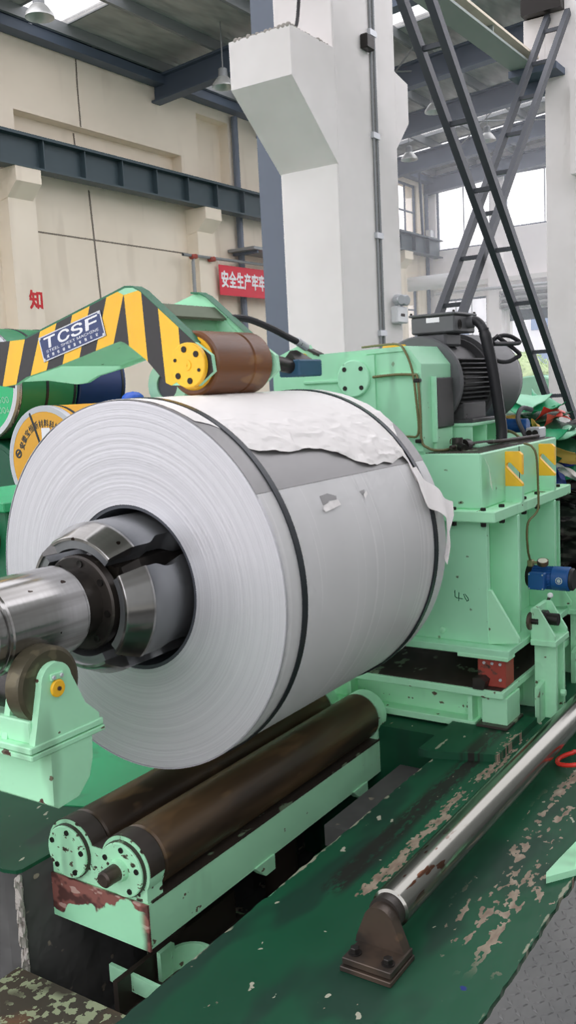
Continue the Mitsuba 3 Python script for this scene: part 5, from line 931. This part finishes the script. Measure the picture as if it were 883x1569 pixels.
part(g1, 'cross_strap', hull([(3.863, 5.02, 1.60), (3.863, 5.02, 1.63), (3.868, 5.02, 1.60), (3.868, 5.02, 1.63), (3.863, 5.40, 1.67), (3.863, 5.40, 1.70), (3.868, 5.40, 1.67), (3.868, 5.40, 1.70)]), 'strap_black', 'black strap across the face')
for i, (s, z) in enumerate((('300', 1.47), ('004', 1.37))):
    part(g1, 'lettering', place(meshkit.text_mesh(s, .06, .001), (3.864, 5.30, z), (0, -1, 0), (0, .2, .98)), 'pale_green', 'pale digits', smooth=False)
t = thing('coil_saddle', 'dark green saddle rack carrying the yellow coil', 'rack')
for x in (3.75, 4.5): part(t, 'cradle', prism(Polygon([(3.75, 0), (5.0, 0), (5.0, .62), (4.75, .55), (4.37, .40), (4.0, .55), (3.75, .62)]).difference(Point(4.37, .926).buffer(.502, 32)), 'x', x, x + .15), 'green_dark')
part(t, 'rail', box(3.55, 4.8, 4.98, 5.08, .5, .58, .005), 'green_paint', 'pale green rail')
part(t, 'rail', box(3.55, 4.8, 3.70, 3.80, .5, .58, .005), 'green_dark')
t = thing('green_machine', 'dark green machine housing at the left edge behind the big coil', 'machine')
part(t, 'body', box(1.6, 2.6, 2.55, 3.4, 0, .80, .01), 'green_dark'); part(t, 'rail', box(1.55, 2.7, 2.5, 3.45, .80, .86, .006), 'floor_bright', 'brighter green top rail'); part(t, 'drum', cyl((1.52, 2.75, .62), (1.62, 2.75, .62), .13, 30), 'wheel_steel', 'dull steel drum')
t = thing('green_drum', 'pale green hollow drum end left under the brown press roller', 'drum')
part(t, 'shell', ringx(4.8, 5.5, .13, .24, 3.95, 1.56, 40), 'pale_green'); part(t, 'bore', cyl((4.82, 3.95, 1.56), (4.84, 3.95, 1.56), .132, 32), 'core_dark', 'dark bore'); part(t, 'strap', ringx(5.0, 5.03, .24, .245, 3.95, 1.56, 40), 'strap_black')
part(t, 'pedestal', box(4.85, 5.45, 3.75, 4.15, 0, 1.34, .01), 'green_dark')
t = thing('hard_hat', 'blue hard hat lying on top of the yellow coil', 'hard hat')
part(t, 'shell', lathe([(0, .12), (.02, .118), (.06, .10), (.09, .06), (.10, 0)], 28, (4.62, 4.24, 1.42), (0, 0, 1)), 'hat_blue'); part(t, 'brim', lathe([(-.005, 0), (-.005, .145), (.003, .145), (.003, 0)], 28, (4.62, 4.24, 1.42), (0, 0, 1)), 'hat_blue')


# ================================================================== scrap heap behind the machine
sr = np.random.default_rng(21)
def curled(L, W, bend, twist, th=.004, n=14):
    """A bent strip of sheet metal, L long along x, W wide along y."""
    u, v = np.meshgrid(np.linspace(-.5, .5, n), np.linspace(-.5, .5, 9), indexing='ij')
    x, y = u * L, v * W; z = bend * np.sin(u * 3.4 + .6) + twist * u * v * 2 + .35 * bend * np.cos(v * 6 + u * 4)
    top = np.stack([x, y, z], -1).reshape(-1, 3); V = np.vstack([top, top - [0, 0, th]]); F = []; N = len(top)
    for i in range(n - 1):
        for j in range(8):
            a = i * 9 + j; F += [[a, a + 9, a + 10], [a, a + 10, a + 1], [N + a, N + a + 10, N + a + 9], [N + a, N + a + 1, N + a + 10]]
    rim = [i * 9 for i in range(n)] + [(n - 1) * 9 + j for j in range(1, 9)] + [i * 9 + 8 for i in range(n - 2, -1, -1)] + [j for j in range(7, 0, -1)]
    for a, b in zip(rim, rim[1:] + rim[:1]): F += [[a, b, b + N], [a, b + N, a + N]]
    m = trimesh.Trimesh(V, F, process=False)
    return m
names = {'green': 'bright green', 'pale': 'pale green', 'ochre': 'ochre yellow', 'red': 'red', 'darkgreen': 'dark green', 'white': 'off white', 'blue': 'dark blue'}
SC = [  # colour, x, y, z, length, width, turn, bend, twist, roll, what singles it out
    ('pale', 3.0, -.262, 1.343, .26, .17, 62, .02, .06, -8, 'glossy, on the very top of the heap'), ('green', 3.02, -.236, 1.303, .30, .24, 50, .025, .06, 6, 'under the topmost glossy one, beside the fan cowl'), ('green', 3.05, -.369, 1.312, .17, .17, 30, .03, .1, 12, 'curled at the top right end of the heap'),
    ('ochre', 2.95, -.24, 1.215, .24, .15, 65, .035, .05, 10, 'curved, near the top beside the fan cowl'), ('darkgreen', 3.1, -.291, 1.238, .38, .34, 30, .02, .06, -5, 'under the top green sheets'), ('red', 3.05, -.384, 1.256, .22, .11, -20, .02, .10, -10, 'wide one near the top of the heap'), ('red', 2.98, -.442, 1.225, .15, .07, -35, .02, .08, -22, 'narrow one sticking out to the right near the top'),
    ('darkgreen', 3.02, -.378, 1.196, .30, .24, 50, .04, .08, 4, 'drooping under the red sheets'), ('green', 2.9, -.409, 1.150, .28, .18, 35, .03, .08, -10, 'half way up, folded beside the valve block'), ('ochre', 2.85, -.389, 1.175, .07, .11, 85, .03, .02, 40, 'small, rolled up beside the valve block'), ('pale', 3.0, -.494, 1.151, .30, .18, 5, .03, .08, 6, 'half way up at the right edge'),
    ('darkgreen', 2.95, -.472, 1.082, .24, .22, 50, .05, .08, -6, 'hanging in the middle of the heap'), ('ochre', 2.8, -.525, 1.034, .17, .09, 95, .03, .03, 62, 'tongue shaped, hanging beside the upper box'), ('white', 2.82, -.56, .93, .22, .06, 80, .05, .05, 50, 'narrow strip hanging low'), ('blue', 2.78, -.53, .909, .13, .10, 70, .04, .05, 55, 'crumpled behind the lifting lug'),
    ('blue', 2.95, -.522, .996, .18, .11, 20, .02, .06, 12, 'flat, low in the heap at the right edge'), ('green', 2.95, -.536, .938, .17, .13, 40, .04, .08, 20, 'lowest green one at the right edge'), ('ochre', 3.0, -.536, 1.055, .16, .11, 10, .02, .05, 10, 'small, at the right edge of the picture')]
for c, x, y, z, L, W, tn, bd, tw, rl, how in SC:
    m = curled(L, W, bd, tw); a, b = math.radians(tn), math.radians(rl)
    m.apply_transform(trimesh.transformations.rotation_matrix(b, (1, 0, 0))); m.apply_transform(trimesh.transformations.rotation_matrix(a, (0, 0, 1))); m.apply_translation((x, y, z))
    solo('scrap_sheet', m, 'scrap_' + c, f'{names[c]} scrap sheet, {how}', 'scrap metal', 'sheets on the scrap heap', smooth=True)
tl = []
for k in range(420):
    x, y = 2.78 + .95 * sr.random(), -1.15 + 1.2 * sr.random(); z = .02 + (1.06 - .3 * abs(y + .4)) * sr.random()
    m = curled(.3 + .35 * sr.random(), .03 + .07 * sr.random(), .04 * sr.random(), .06, .003, 7)
    m.apply_transform(trimesh.transformations.rotation_matrix(sr.normal(0, .35), (1, 0, 0))); m.apply_transform(trimesh.transformations.rotation_matrix(sr.random() * 6.3, (0, 0, 1))); m.apply_translation((x, y, z)); tl.append(m)
core = trimesh.creation.icosphere(3, 1.0); cvv = np.array(core.vertices) * [.44, .56, .80]; cvv *= (1 + .25 * (meshkit.fbm(cvv * 6, 3, 9) - .5))[:, None]; cvv[:, 2] = np.clip(cvv[:, 2], -.4, None); core.vertices = cvv + [3.34, -.50, .41]
solo('scrap_strips', cat(core, *tl), 'scrap_black', 'tangled heap of black and grey scrap strips under the coloured sheets', 'scrap strips', smooth=False, stuff=True)
t = thing('black_bucket', 'black bin standing beside the scrap heap at the right edge of the picture', 'bin')
part(t, 'body', lathe([(0, 0), (0, .16), (.34, .20), (.34, .185), (.03, .15), (.03, 0)], 28, (2.78, -.98, .34), (0, 0, 1)), 'cable_rubber'); part(t, 'rim', lathe([(.33, .19), (.33, .21), (.36, .21), (.36, .19), (.33, .19)], 28, (2.78, -.98, .34), (0, 0, 1)), 'cable_rubber'); part(t, 'stand', cyl((2.78, -.98, 0), (2.78, -.98, .345), .12, 24), 'motor_dark')
for i, (x, y, r, lab) in enumerate([(11.5, 2.6, .75, 'pale grey green coil standing far behind the scrap heap, right of two'), (13.2, 3.9, .75, 'pale grey green coil standing far behind the scrap heap, left of two')]):
    t = thing('distant_coil', lab, 'steel coil', 'coils far behind the scrap heap')
    part(t, 'body', lathe([(0, .25), (0, .73), (.02, .75), (1.1, .75), (1.12, .73), (1.12, .25), (0, .25)], 48, (x, y, .75)), 'pale_green'); part(t, 'strap', ringx(x + .5, x + .54, .75, .756, y, .75, 48), 'strap_black')
